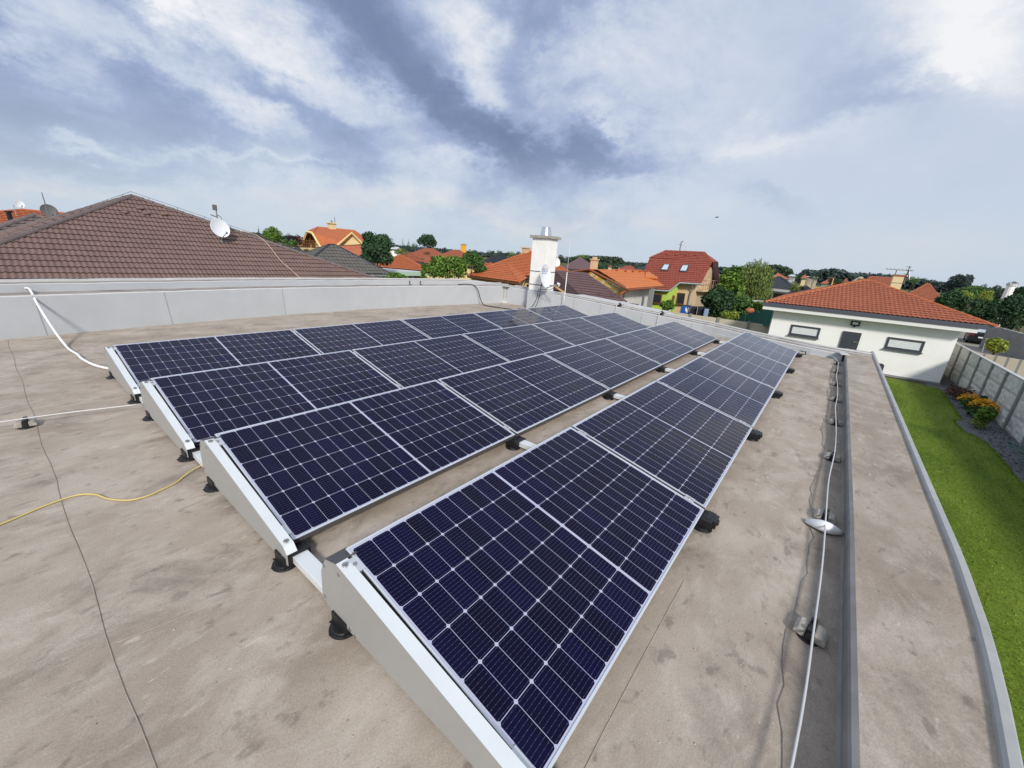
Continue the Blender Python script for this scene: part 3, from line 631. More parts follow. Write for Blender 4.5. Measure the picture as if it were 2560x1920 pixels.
# white scrap by the second block
mb = MB(); rg = random.Random(2); c = at(2068, 1305, .02); c = Vector((2.24, -5.955, .022))
lo = []
for j in range(9):
    t = j / 8; w = .035 * math.sin(math.pi * min(1, .12 + t * .8)) + .008; z = .03 * math.sin(math.pi * t) + .012
    ctr = Vector((2.26 - .05 * math.sin(math.pi * t), -5.86 - .19 * t, .0))
    lo.append([ctr + Vector((w * math.cos(a) * (1 + rg.uniform(-.1, .1)), 0, max(.003, z + z * .8 * math.sin(a)))) for a in [k * math.pi / 5 for k in range(10)]])
mb.loop(lo); o = mb.build('plastic_scrap', M_['hose'], loc=c, smooth=True); tag(o, 'crumpled white scrap lying against the second conductor block', 'scrap')

# ------------------------------------------------------------------ cables
mb = MB(); hp = [(-.36, 3.02, .60), (-.335, 2.88, .605), (-.325, 2.74, .56), (-.315, 2.55, .45), (-.285, 2.28, .29), (-.25, 2.0, .135), (-.215, 1.74, .026), (-.205, 1.45, .022), (-.175, 1.15, .022), (-.17, .92, .022), (-.135, .62, .022), (-.09, .42, .022), (-.02, .25, .024), (.12, .05, .03)]
mb.tube(hp, .0125, n=12, sub=14)
for i, v in enumerate(mb.v): pass
o = mb.build('corrugated_hose', M_['hose'], smooth=True, loc=hp[6]); tag(o, 'thick white conduit hanging from the tall parapet down to the panels', 'conduit')
mb = MB(); yp = [(-1.35, -2.80), (-.87, -2.63), (-.72, -2.565), (-.60, -2.545), (-.53, -2.60), (-.49, -2.70), (-.42, -2.795), (-.34, -2.815), (-.26, -2.79), (-.19, -2.755), (-.12, -2.70), (-.03, -2.645), (.1, -2.6)]
mb.tube([(x, y, .007 + (.01 if i > 9 else 0)) for i, (x, y) in enumerate(yp)], .0047, n=8, sub=6); o = mb.build('earthing_cable', M_['yellow'], smooth=True, loc=(-.5, -2.7, 0)); tag(o, 'thin yellow cable snaking over the deck to the third row', 'cable')
mb = MB(); yb = interp(LY, 8.5); mb.tube([(8.05, yb + .30, .56), (8.25, yb + .12, .585), (8.42, yb - .02, .56), (8.50, yb - .12, .42), (8.50, yb - .22, .2), (8.47, yb - .4, .03), (8.47, yb - .8, .02), (8.55, yb - 1.3, .02), (8.7, .9, .02), (8.9, .5, .03)], .013, n=8)
o = mb.build('black_cable', M_['blackcable'], smooth=True, loc=(8.4, 2.8, 0)); tag(o, 'black cable looping over the tall parapet near the corner', 'cable')
for dx in (0, .35):
    x = 6.5 + dx; y = interp(LY, x); mb = MB(); mb.tube([(x, y + .39, .645), (x, y + .392, .6), (x - .01, y + .385, .556), (x - .02, y + .3, .55)], .012, n=6)
    o = mb.build('cable_stub', M_['blackcable'], loc=(x, y, .55)); tag(o, 'short black cable end on the parapet step, %s of the two' % ('left one' if dx == 0 else 'right one'), 'cable', 'cable ends on the parapet step')

# ------------------------------------------------------------------ chimney, dish and air terminal
ch = thing('chimney', 'cream rendered chimney with concrete cap standing on the roof corner', 'chimney', (9.64, 1.29, 0))
mb = MB(); mb.b2((9.365, 1.03, .57), (9.875, 1.575, 2.02)); mb.build('shaft', M_['plaster'], ch, bevel=.008)
mb = MB(); mb.b2((9.345, 1.005, 0), (9.9, 1.60, .545)); mb.b2((9.36, 1.02, .545), (9.88, 1.585, .572)); mb.build('membrane_skirt', M_['membrane'], ch, bevel=.01)
mb = MB(); mb.b2((9.30, .965, 2.022), (9.94, 1.64, 2.10)); mb.build('cap', M_['concrete'], ch, bevel=.008)
mb = MB(); mb.cyl((9.62, 1.30, 2.10), (9.62, 1.30, 2.33), .17, .125, n=32, caps=False); mb.cyl((9.62, 1.30, 2.325), (9.62, 1.30, 2.34), .128, .118, n=32); mb.build('cowl', M_['steel'], ch, smooth=True)
mb = MB()
for z in (.72, 1.10): mb.b2((9.357, 1.022, z), (9.883, 1.583, z + .022))
mb.build('strap', M_['pole'], ch)
def dish(name, label, c, nrm, rx, ry, m, depth=.10, arm=.42, lnb=True, text=False, roll=0, mast=None, armmat=None, group=None):
    c = Vector(c); n = Vector(nrm).normalized(); up = Vector((0, 0, 1)); x = up.cross(n).normalized(); y = n.cross(x)
    t = thing(name, label, 'satellite dish', c, group); lo = []; NN = 40
    def P(a, r, off=0): return c + x * (rx * r * math.cos(a)) + y * (ry * r * math.sin(a)) + n * (depth * r * r - depth + off)
    for r in (.02, .25, .45, .65, .82, .94, 1.0): lo.append([P(2 * math.pi * k / NN, r) for k in range(NN)])
    lo.append([P(2 * math.pi * k / NN, 1.025, -.004) for k in range(NN)]); lo.append([P(2 * math.pi * k / NN, 1.025, -.02) for k in range(NN)])
    for r in (.98, .8, .5, .2, .02): lo.append([P(2 * math.pi * k / NN, r, -.015) for k in range(NN)])
    mb = MB(); mb.loop(lo); rf = mb.build('reflector', m, t, smooth=True)
    a0 = c - y * ry * .98; tip = c - y * ry * .80 + n * arm
    mb = MB(); mb.tube([c - n * depth - y * ry * .55, a0 - n * .02, tip], .016, n=6, sub=1); mb.build('feed_arm', armmat or M_['galv'], t)
    if lnb:
        mb = MB(); d = (c + y * ry * .1 - tip).normalized(); mb.cyl(tip - d * .03, tip + d * .05, .03, n=10); mb.cyl(tip - Vector((0, 0, .06)), tip, .02, n=8); mb.build('receiver', armmat or M_['dish'], t)
    if mast:
        mb = MB(); mb.tube([c - n * (depth + .02), c - n * (depth + .12), *mast], .02, n=8, sub=1); mb.build('bracket', M_['galv'], t)
    if text:
        cu = bpy.data.curves.new('lettering', 'FONT'); cu.body = 'DIGI'; cu.align_x = 'CENTER'; cu.size = rx * .55
        ob = bpy.data.objects.new('lettering', cu); me = bpy.data.meshes.new_from_object(ob); bpy.data.objects.remove(ob)
        mb = MB(); vs = []
        for v in me.vertices:
            lx, ly = v.co.x, v.co.y + ry * .34
            r2 = (lx / rx) ** 2 + (ly / ry) ** 2; vs.append(c + x * lx + y * ly + n * (depth * r2 - depth + .004))
        mb.add(vs, [tuple(p.vertices) for p in me.polygons]); lt = mb.build('lettering', M_['print'], rf)
        mb = MB()
        for k in range(11):
            lx = (-5 + k) * rx * .085; ly = ry * .20; h = rx * (.085 if k % 3 else .11)
            q = []
            for (a, b) in ((lx - rx * .03, ly), (lx + rx * .03, ly), (lx + rx * .03, ly + h), (lx - rx * .03, ly + h)):
                r2 = (a / rx) ** 2 + (b / ry) ** 2; q.append(c + x * a + y * b + n * (depth * r2 - depth + .004))
            mb.add(q, [(0, 1, 2, 3)])
        mb.build('small_print', mat('faint_print', (.36, .42, .52), .6), rf)
    return t
dc = ad(1365.5, 690, 11.75)
dish('satellite_dish', 'white oval satellite dish with blue lettering on the roof chimney', dc, (.02, -1, .18), .27, .325, M_['dish'], depth=.07, arm=.40, text=True, mast=[Vector((dc.x, 1.02, dc.z - .05))])
mb = MB(); mb.tube([dc + Vector((-.0, -.36, -.24)), dc + Vector((-.05, -.2, -.36)), dc + Vector((-.06, .02, -.37)), (9.335, 1.2, .6), (9.32, 1.22, .35), (9.25, 1.35, .06), (9.15, 1.5, .02), (8.9, 1.6, .02)], .009, n=6)
mb.tube([(9.35, 1.12, .85), (9.34, 1.14, .5), (9.30, 1.18, .2), (9.2, 1.22, .02)], .008, n=6)
o = mb.build('antenna_cable', M_['blackcable'], smooth=True, loc=(9.3, 1.2, 0)); tag(o, 'dark cables hanging from the roof chimney dish to the deck', 'cable')
ap = at(1405.5, 770, .12); ap = Vector((9.72, .52, .02))
t = thing('air_terminal', 'tall thin white lightning rod standing right of the chimney', 'lightning rod', ap)
top = Vector((ap.x, ap.y, zoff(1419, 600, ap)))
mb = MB(); mb.cyl(ap, (ap.x, ap.y, 1.15), .013, .011, n=10); mb.build('lower_tube', M_['hose'], t, smooth=True)
mb = MB(); mb.cyl((ap.x, ap.y, 1.15), top, .008, .004, n=8); mb.build('rod', M_['wire'], t, smooth=True)
mb = MB(); mb.prism([(ap.x + .12 * math.cos(a * .785), ap.y + .12 * math.sin(a * .785), .002) for a in range(8)], (0, 0, .06)); mb.build('foot', M_['concrete'], t, bevel=.008)
# ------------------------------------------------------------------ the ground around
def sheet(name, pts, z, m, lab=None):
    mb = MB(); mb.add([(p[0], p[1], z) for p in pts], [tuple(range(len(pts)))])
    o = mb.build(name, m); structure(o); return o
sheet('ground', [(-2500, -4500), (5500, -4500), (5500, 5500), (-2500, 5500)], G0 - .03, M_['ground'])
lawn_m = bpy.data.materials.new('mown_lawn'); lawn_m.use_nodes = True
def lawn_nodes():
    t = lawn_m.node_tree; L = t.links; b = t.nodes['Principled BSDF']; b.inputs['Roughness'].default_value = .85; b.inputs['Specular IOR Level'].default_value = .15
    tc = N('ShaderNodeTexCoord', t)
    def ns(sc, st, det=7, dist=.3):
        mp = N('ShaderNodeMapping', t); mp.inputs['Scale'].default_value = st; L.new(tc.outputs['Object'], mp.inputs[0])
        n = N('ShaderNodeTexNoise', t); n.inputs['Scale'].default_value = sc; n.inputs['Detail'].default_value = det; n.inputs['Roughness'].default_value = .65; n.inputs['Distortion'].default_value = dist; L.new(mp.outputs[0], n.inputs[0]); return n.outputs[0]
    r = N('ShaderNodeValToRGB', t); L.new(ns(.55, (.45, 1.2, 1)), r.inputs[0]); e = r.color_ramp.elements
    e[0].position = .34; e[0].color = (.058, .115, .010, 1); e[1].position = .66; e[1].color = (.165, .23, .03, 1); x = e.new(.5); x.color = (.115, .18, .016, 1)
    r2 = N('ShaderNodeValToRGB', t); L.new(ns(16, (1, 1, 1), 5), r2.inputs[0]); r2.color_ramp.elements[0].position = .3; r2.color_ramp.elements[0].color = (.62, .62, .62, 1); r2.color_ramp.elements[1].position = .7; r2.color_ramp.elements[1].color = (1.3, 1.3, 1.3, 1)
    m = N('ShaderNodeMix', t, data_type='RGBA', blend_type='MULTIPLY'); m.inputs[0].default_value = 1; L.new(r.outputs[0], m.inputs[6]); L.new(r2.outputs[0], m.inputs[7]); L.new(m.outputs[2], b.inputs['Base Color'])
    bp = N('ShaderNodeBump', t); bp.inputs['Strength'].default_value = .8; bp.inputs['Distance'].default_value = .04; L.new(ns(45, (1, 1, 1), 4), bp.inputs['Height']); L.new(bp.outputs[0], b.inputs['Normal'])
lawn_nodes()
edge = [(5, -10.85), (14, -10.86), (16, -10.95), (18, -11.0), (19.4, -11.0), (20.2, -10.86), (20.6, -10.62), (21.6, -10.55), (22.2, -10.6), (22.5, -10.86), (25.7, -11.0), (28.4, -11.05)]
sheet('lawn', [(-6, -10.8)] + edge + [(28.9, -11.0), (30.6, -5.0), (10.6, -2), (10.6, -6.5), (-6, -6.5)], G0, lawn_m)
sheet('gravel_bed', [(-6, -11.9), (34, -11.98), (34, -10.6), (28.4, -10.6), (20, -10.3), (-6, -10.5)], G0 - .008, M_['gravel'])
sheet('back_garden', [(30, 4.9), (60, 4.9), (60, -1), (30, -1)], G0 - .01, lawn_m)
sheet('yard', [(34, -12.3), (75, -12.3), (75, -30), (15, -30), (15, -12.3)], G0 - .012, M_['road'])
# grass tufts over the lawn and along its edge
mb = MB(); rg = random.Random(21)
def inlawn(x, y):
    e = interp([(a, b) for a, b in edge], x); return y > e - .02
for i in range(17000):
    x = rg.uniform(6, 28.6); y = rg.uniform(-11.1, -8.2 if x < 18 else -7.4)
    if i % 4 == 0: y = interp(edge, x) + abs(rg.gauss(0, .05))
    if not inlawn(x, y): continue
    a = rg.uniform(0, 6.28); h = rg.uniform(.02, .05); w = rg.uniform(.006, .014); lx, ly = rg.gauss(0, .018), rg.gauss(0, .018)
    mb.add([(x - w * math.cos(a), y - w * math.sin(a), G0), (x + w * math.cos(a), y + w * math.sin(a), G0), (x + lx, y + ly, G0 + h)], [(0, 1, 2)])
o = mb.build('grass', leafm('grass_blades', (.08, .15, .014), (.16, .22, .03), .4), loc=(18, -9.5, G0)); tag(o, 'short mown grass blades covering the lawn', 'grass'); structure(o, 'stuff')
fp = at(2430, 830, -2.2)
sheet('cereal_field', [at(1985, 699, G0 + .02)] and [(230, 25), (330, 26), (330, -30), (240, -24), (200, 2)], G0, M_['field'])
sheet('meadow', [(95, 12), (200, 24), (220, -30), (100, -16)], G0 - .005, M_['meadow'])

# ------------------------------------------------------------------ roofs and houses
def tiles(mb, P0, P1, Q1, Q0, tw=.3, th=.34, amp=.035, step=.03, sub=4, under=.02):
    """rows of wavy overlapping tiles between the eave P0-P1 and the top edge Q0-Q1"""
    P0, P1, Q0, Q1 = map(Vector, (P0, P1, Q0, Q1))
    e = (P1 - P0).normalized(); tmp = (Q0 + Q1) / 2 - P0; n = e.cross(tmp).normalized()
    if n.z < 0: n = -n
    s = n.cross(e)
    if s.dot(tmp) < 0: s = -s
    Lw = (P1 - P0).length; V = s.dot(tmp); u0, u1 = e.dot(Q0 - P0), e.dot(Q1 - P0)
    rows = max(1, int(round(V / th))); th = V / rows
    def hgt(u): c = math.cos(2 * math.pi * u / tw); return amp * (.5 + .5 * c)
    gu = [k * tw / sub for k in range(int(math.floor(min(0, u0) / tw * sub)) - 1, int(math.ceil(max(Lw, u1) / tw * sub)) + 2)]
    def lim(v): f = v / V; return u0 * f, Lw + (u1 - Lw) * f
    for r in range(rows):
        va, vb = r * th, (r + 1) * th
        a0, a1 = lim(va); b0, b1 = lim(vb)
        us = [u for u in gu if min(a0, b0) - tw / sub < u < max(a1, b1) + tw / sub]
        vs = []
        for u in us:
            ua = min(max(u, a0), a1); ub = min(max(u, b0), b1)
            vs.append(P0 + e * ua + s * (va + under) + n * (hgt(ua) - .012)); vs.append(P0 + e * ua + s * (va - under * .6) + n * (hgt(ua) + step)); vs.append(P0 + e * ub + s * vb + n * hgt(ub))
        fs = []
        for i in range(len(us) - 1):
            j = 3 * i
            fs += [(j, j + 3, j + 4, j + 1), (j + 1, j + 4, j + 5, j + 2)]
        mb.add(vs, fs)
def ridge_run(mb, A, B, r=.12, step=.38, n=7, lift=.03):
    A, B = Vector(A), Vector(B); d = B - A; L_ = d.length; k = max(2, int(L_ / step)); d.normalize()
    sd = d.cross(Vector((0, 0, 1))).normalized(); up = sd.cross(d)
    for i in range(k):
        a = A + d * (L_ * i / k - .03); b = A + d * (L_ * (i + 1) / k + .03); lo = []
        for p, q in ((a, r * 1.08), (b, r * .88)):
            lo.append([p + up * (lift - .05) + sd * (q * math.cos(math.pi * j / n)) + up * (q * .8 * math.sin(math.pi * j / n)) for j in range(n + 1)])
        mb.loop(lo, caps=True, closed=True)
def wallbox(mb, pts, z0, z1):        # ring of wall faces over a footprint
    n = len(pts)
    mb.add([(p[0], p[1], z0) for p in pts] + [(p[0], p[1], z1) for p in pts], [(i, (i + 1) % n, n + (i + 1) % n, n + i) for i in range(n)] + [tuple(range(n, 2 * n))])
def planes_roof(mb, planes, thick=.12):
    for p in planes:
        p = [Vector(q) for q in p]; n = (p[1] - p[0]).cross(p[-1] - p[0]).normalized()
        if n.z < 0: n = -n
        mb.prism(p, -n * thick)
class House:
    """rectangular house in its own frame: X along the front eave, Y away from the viewer"""
    def __init__(s, name, label, A, B, depth, cat='house', zg=G0, ze=-.6):
        s.A = Vector((A[0], A[1], 0)); s.ex = Vector((B[0] - A[0], B[1] - A[1], 0)); s.w = s.ex.length; s.ex.normalize(); s.ey = Vector((-s.ex.y, s.ex.x, 0))
        if s.ey.dot(s.A - Vector((CAM.x, CAM.y, 0))) < 0: s.ey = -s.ey
        s.d = depth; s.zg = zg; s.ze = ze
        c = s.A + s.ex * s.w / 2 + s.ey * depth / 2; s.t = thing(name, label, cat, (c.x, c.y, zg))
    def p(s, x, y, z): q = s.A + s.ex * x + s.ey * y; return Vector((q.x, q.y, z))
    def frame(s): return Matrix((s.ex, s.ey, Vector((0, 0, 1)))).transposed()
    def walls(s, m, ov=.5, name='wall', x0=None, x1=None, y0=None, y1=None, top=None):
        mb = MB(); a = ov if x0 is None else x0; b = s.w - ov if x1 is None else x1; c = ov if y0 is None else y0; d = s.d - ov if y1 is None else y1
        wallbox(mb, [s.p(a, c, 0), s.p(b, c, 0), s.p(b, d, 0), s.p(a, d, 0)], s.zg, (s.ze - .05) if top is None else top)
        return mb.build(name, m, s.t)
    def hip(s, m, mcap, zr, il, ir, detail=None, cap=True, thick=.14, yr=None, twofold=False):
        mb = MB(); ze = s.ze; w, d = s.w, s.d; yr = d / 2 if yr is None else yr
        if il + ir > w * .96: k_ = w * .96 / (il + ir); il *= k_; ir *= k_
        R0, R1 = s.p(il, yr, zr), s.p(w - ir, yr, zr)
        c = [s.p(0, 0, ze), s.p(w, 0, ze), s.p(w, d, ze), s.p(0, d, ze)]
        pls = [(c[0], c[1], R1, R0), (c[1], c[2], R1, R1), (c[2], c[3], R0, R1), (c[3], c[0], R0, R0)]
        if detail: [tiles(mb, *q, **detail) for q in pls]
        else:
            for q in pls:
                q = [v for i, v in enumerate(q) if i == 0 or (v - q[i - 1]).length > 1e-5]; planes_roof(mb, [q], .02)
        r = mb.build('roof', m, s.t)
        mb = MB(); planes_roof(mb, [[v - Vector((0, 0, .07)) for v in c]], thick); mb.build('eave_board', M_['fascia'], r)
        if cap:
            mb = MB()
            for a, b in ((c[0], R0), (c[3], R0), (c[1], R1), (c[2], R1)): ridge_run(mb, a, b, .11, .4 if detail else 1.2, 5 if detail else 4)
            if (R0 - R1).length > .3: ridge_run(mb, R0, R1, .11, .4 if detail else 1.2, 5 if detail else 4)
            mb.build('ridge_tiles', mcap, r)
        s.roof = r; s.R0, s.R1 = R0, R1
        return r
    def box(s, name, m, x0, x1, y0, y1, z0, z1, parent=None, bevel=0):
        mb = MB(); mb.box(s.p((x0 + x1) / 2, (y0 + y1) / 2, (z0 + z1) / 2), (abs(x1 - x0), abs(y1 - y0), abs(z1 - z0)), s.frame())
        return mb.build(name, m, parent or s.t, bevel=bevel)
    def window(s, x0, x1, z0, z1, y=.5, fm='anthra', gm='pane', t=.07, name='window', gname='pane', mull=0, sill=True):
        mb = MB(); f = s.frame()
        def bx(a, b, c, d, y0, y1): mb.box(s.p((a + b) / 2, (y0 + y1) / 2, (c + d) / 2), (b - a, y1 - y0, d - c), f)
        bx(x0, x1, z1 - t, z1, y - .05, y + .02); bx(x0, x1, z0, z0 + t, y - .05, y + .02); bx(x0, x0 + t, z0 + t, z1 - t, y - .05, y + .02); bx(x1 - t, x1, z0 + t, z1 - t, y - .05, y + .02)
        for k in range(mull): xm = x0 + (x1 - x0) * (k + 1) / (mull + 1); bx(xm - t * .5, xm + t * .5, z0 + t, z1 - t, y - .05, y + .02)
        w = mb.build(name, M_[fm], s.t)
        mb = MB(); mb.box(s.p((x0 + x1) / 2, y - .008, (z0 + z1) / 2), (x1 - x0 - 2 * t, .02, z1 - z0 - 2 * t), f); mb.build(gname, M_[gm], w)
        return w
    def chimney(s, x, y, z0, z1, a=.5, m='cream_ch', cap=True):
        mb = MB(); mb.box(s.p(x, y, (z0 + z1) / 2), (a, a, z1 - z0), s.frame()); c = mb.build('chimney', M_[m], s.t, bevel=.01)
        if cap: mb = MB(); mb.box(s.p(x, y, z1 + .04), (a * 1.3, a * 1.3, .08), s.frame()); mb.box(s.p(x, y, z1 + .16), (a * .5, a * .5, .16), s.frame()); mb.build('chimney_cap', M_['concrete'], c)
        return c
FINE = dict(tw=.15, th=.34, amp=.032, step=.034, sub=4)
MED = dict(tw=.3, th=.34, amp=.035, step=.035, sub=3)
COARSE = dict(tw=.3, th=.36, amp=.03, step=.045, sub=2)

# --- brown tiled house behind the tall parapet
bt = thing('brown_roof_house', 'long low house with brown wavy tile roof just behind the tall parapet', 'house', (5, 19, G0))
AP = Vector((3.95, 19.1, 2.78)); EL, ER = Vector((-3.1, 13.0, -.75)), Vector((13.96, 13.0, -.75)); BLc, BRc = Vector((-3.1, 25.2, -.75)), Vector((13.96, 25.2, -.75))
mb = MB(); tiles(mb, EL, ER, AP, AP, **FINE); tiles(mb, ER, BRc, AP, AP, **dict(FINE, sub=3)); tiles(mb, BLc, EL, AP, AP, **dict(FINE, sub=3)); tiles(mb, BRc, BLc, AP, AP, **COARSE); roof = mb.build('roof', M_['t_brown'], bt)
mb = MB()
for c in (EL, ER, BLc, BRc): ridge_run(mb, c, AP, .125, .36, 7, .05)
mb.build('ridge_tiles', M_['t_brown_cap'], roof)
mb = MB(); rgn = (ER - AP)
for k in range(12):
    for c, f in ((ER, .05 + k * .083), (EL, .05 + k * .083)):
        p = AP + (c - AP) * f; mb.cyl(p + Vector((0, 0, .06)), p + Vector((0, 0, .20)), .010, n=5)
mb.tube([AP + (EL - AP) * f + Vector((0, 0, .19)) for f in (0, .3, .6, 1)], .008, n=4, sub=1); mb.tube([AP + (ER - AP) * f + Vector((0, 0, .19)) for f in (0, .3, .6, 1)], .008, n=4, sub=1)
pc = AP + (ER - AP) * .435; pe = at(786, 700, 0); 
mb.build('ridge_wire', M_['pole'], roof)
mb = MB(); q0 = ad(642, 588, 27.6); nrmv = (ER - EL).cross(AP - EL).normalized(); nrmv = nrmv if nrmv.z > 0 else -nrmv
def onroof(px, py, off=.09):
    d = ray(px, py); t = (EL + nrmv * off - CAM).dot(nrmv) / d.dot(nrmv); return CAM + d * t
mb.tube([onroof(606, 578, .16), onroof(640, 588, .12), onroof(665, 606), onroof(700, 650), onroof(727, 674), onroof(752, 697), onroof(770, 712)], .022, n=6); mb.build('roof_cable', mat('bare_copper_wire', (.42, .30, .24), .6), roof)
for px, py in ((312, 531), (350, 521), (365, 534), (410, 536)):
    p = onroof(px, py, .04); mb = MB(); mb.ell(p, (.15, .16, .075), 10, 6); mb.build('vent_tile', M_['t_brown'], roof, smooth=True)
mb = MB(); wallbox(mb, [(-2.5, 13.6), (13.4, 13.6), (13.4, 24.6), (-2.5, 24.6)], G0, -.8); mb.build('wall', M_['plaster'], bt)
mb = MB(); mb.b2((-3.15, 12.85, -.93), (14.0, 12.99, -.80)); mb.build('gutter', M_['t_brown_cap'], roof)
mb = MB(); wp = ad(89, 537.5, 31); we = .1; wl = ad(-60, 592, 27); wr = wp + Vector((5, 3, -3)); wz = wp.z
W0, W1 = Vector((wp.x - 5.6, wp.y - 6, wp.z - 3.0)), Vector((wp.x + 5.6, wp.y - 6, wp.z - 3.0)); W2, W3 = Vector((wp.x + 5.6, wp.y + 6, wp.z - 3.0)), Vector((wp.x - 5.6, wp.y + 6, wp.z - 3.0))
tiles(mb, W0, W1, wp, wp, **MED); tiles(mb, W1, W2, wp, wp, **MED); tiles(mb, W3, W0, wp, wp, **MED); tiles(mb, W2, W3, wp, wp, **COARSE); wing = mb.build('wing_roof', M_['t_brown_cap'], bt)
mb = MB(); [ridge_run(mb, c, wp, .13, .4, 6, .05) for c in (W0, W1, W2, W3)]; mb.build('ridge_tiles', M_['t_brown_cap'], wing)
mb = MB(); wallbox(mb, [(wp.x - 5, wp.y - 5.4), (wp.x + 5, wp.y - 5.4), (wp.x + 5, wp.y + 5.4), (wp.x - 5, wp.y + 5.4)], G0, wp.z - 3.05); mb.build('wall', M_['plaster'], bt)
# its dish with aerial
c = onroof(551, 570, .62)
dish('satellite_dish', 'white round satellite dish on the brown tiled roof', c, (.15, -1, .32), .37, .39, M_['dish'], depth=.08, arm=.4, armmat=M_['pole'], mast=[c + Vector((.02, .12, -.45)), c + Vector((.02, .12, -.80))])
t = thing('roof_aerial', 'thin grey aerial mast above the dish on the brown roof', 'aerial', c + Vector((0, .15, -.8)))
h0 = c + Vector((-.02, .15, -.6)); top = Vector((h0.x - .03, h0.y, zoff(537, 512, h0)))
mb = MB(); mb.tube([h0, (h0.x, h0.y, top.z)], .022, n=6, sub=1); mb.build('mast', M_['pole'], t)
mb = MB(); mb.b2((top.x - .08, top.y - .06, top.z - .22), (top.x + .06, top.y + .06, top.z)); mb.tube([top + Vector((-.2, 0, -.42)), top + Vector((.05, 0, -.5))], .02, n=5, sub=1); mb.tube([top + Vector((.03, 0, -.4)), top + Vector((.17, 0, -.48)), top + Vector((.17, 0, -.7)), top + Vector((.04, 0, -.78))], .015, n=5); mb.build('aerial_head', M_['pole'], t)

# --- orange house at the far left, dishes against the sky
def simple_hip(name, label, A, B, depth, ze, zr, il, ir, m, wallm='cream', cap=None, detail=COARSE, ov=.5, zg=G0, caps=True):
    h = House(name, label, A, B, depth, ze=ze, zg=zg); h.hip(M_[m], M_[cap or m], zr, il, ir, detail, caps); h.walls(M_[wallm], ov); return h
a, b = Vector((-6, 38, 0)), Vector((8.4, 38, 0))
h = simple_hip('orange_roof_house', 'orange tiled house partly hidden at the left edge of the view', (a.x, a.y), (b.x, b.y), 12, .2, ad(110, 528.5, 50).z, 8.1, 4.0, 't_orange')
c = ad(49, 510, 48); dish('satellite_dish', 'small white satellite dish on the orange roof, leftmost of all', c, (.25, -1, .3), .25, .27, M_['dish'], arm=.28, depth=.06, armmat=M_['pole'], mast=[c + Vector((-.3, .2, -.1)), c + Vector((-.3, .2, -1.3))])
c = ad(123, 527, 34); dish('satellite_dish', 'large dark grey mesh satellite dish left of the brown roof peak', c, (.2, -1, .25), .33, .33, M_['dish_grey'], arm=.32, depth=.07, armmat=M_['pole'], mast=[c + Vector((.0, .25, -.5)), c + Vector((0, .25, -1.6))])
t = thing('roof_aerial', 'tall thin dark rod beside the grey mesh dish', 'aerial', ad(127, 560, 34)); mb = MB(); p0 = ad(124, 545, 33.6); mb.cyl(p0, (p0.x - .05, p0.y, zoff(115.5, 482, p0)), .035, .02, n=6); mb.build('mast', M_['pole'], t)
t = thing('flue_pipe', 'black flue pipe standing before the far left orange roof', 'flue', ad(29, 560, 38)); mb = MB(); p0 = ad(29.5, 560, 38); zt = zoff(29, 531, p0); mb.cyl(p0 - Vector((0, 0, 1)), (p0.x, p0.y, zt), .11, n=10); mb.cyl((p0.x, p0.y, zt), (p0.x, p0.y, zt + .06), .16, n=10); mb.build('pipe', M_['black'], t)

# --- grey tiled house between the brown roof and the green bushes
A_, B_ = at(905, 683.5, -.6), at(968, 684.6, -.6)
e = Vector((1, -.02, 0)); apx = ad(833, 612.5, 37)
h = House('grey_roof_house', 'house with weathered grey tile roof behind the brown roof', (12.4, 23.4), (B_.x + .35, B_.y - .1), 5.0, ze=-.6); h.hip(M_['t_grey'], M_['t_slate'], 1.34, 3.75, 3.3, dict(MED, sub=2)); h.walls(M_['plaster'])
h.box('gutter', M_['galv'], 0, h.w, -.1, 0, -.78, -.66, h.roof)

# --- yellow house with half hipped orange roof, balcony and gable dormer
D2 = 66
def y2(px, py, dd=0): return ad(px, py, D2 + dd)
yh = thing('yellow_gable_house', 'yellow two storey house with half hipped orange roof and balcony', 'house', Vector((31, 53, G0)))
rl, rr_ = y2(794.4, 566, 4), y2(886, 574.7, 4); gl, gr = y2(767.7, 577, 0), y2(781.5, 580.5, -1.2)
el, er = y2(754, 614, 2.5), y2(803.8, 618, -3); hr = y2(917, 598, 3.2); ber = y2(926, 622, -3)
back = (rl - er); back.z = 0; back = back.normalized() * 6
eb_r, eb_l = ber + Vector((back.x * 2, back.y * 2, 0)), el + Vector((3, 6, 0))
mb = MB(); planes_roof(mb, [[er, ber, hr, rr_, rl, gr], [rl, gr, gl], [rr_, hr, y2(924, 600, 5)], [rl, gl, el, eb_l + Vector((-2, -1, 0)), eb_r, rr_]], .16); rf = mb.build('roof', M_['t_orange'], yh)
mb = MB(); n_ = Vector((-.6, -.5, 0)) * .4
i1, i2, i3, i4 = y2(760, 616, 3.0), y2(770, 581, .8), y2(781, 584, -.2), y2(801, 619, -2.2)
pw = Vector((.55, .35, 0))
mb.prism([i1 + pw, i2 + pw, i3 + pw, i4 + pw, Vector((i4.x + pw.x, i4.y + pw.y, G0)), Vector((i1.x + pw.x, i1.y + pw.y, G0))], (.4, .5, 0))
mb.prism([Vector((i4.x + pw.x, i4.y + pw.y, G0)), i4 + pw, ber + Vector((-.5, .8, 0)), Vector((ber.x - .5, ber.y + .8, G0))], (.2, .4, 0)); wl = mb.build('wall', M_['cream'], yh)
mb = MB()
for a_, b_ in ((el, gl), (gl, gr), (gr, er)): mb.tube([a_ + Vector((-.1, -.1, -.12)), b_ + Vector((-.1, -.1, -.12))], .16, n=4, sub=1)
mb.build('barge_board', mat('pale_yellow_board', (.70, .56, .26), .8), rf)
d0, d1, d2 = y2(843, 615, -4.2), y2(880, 583, -4.2), y2(910, 613, -4.2); dbk = Vector((.35, .5, 0)) * 5
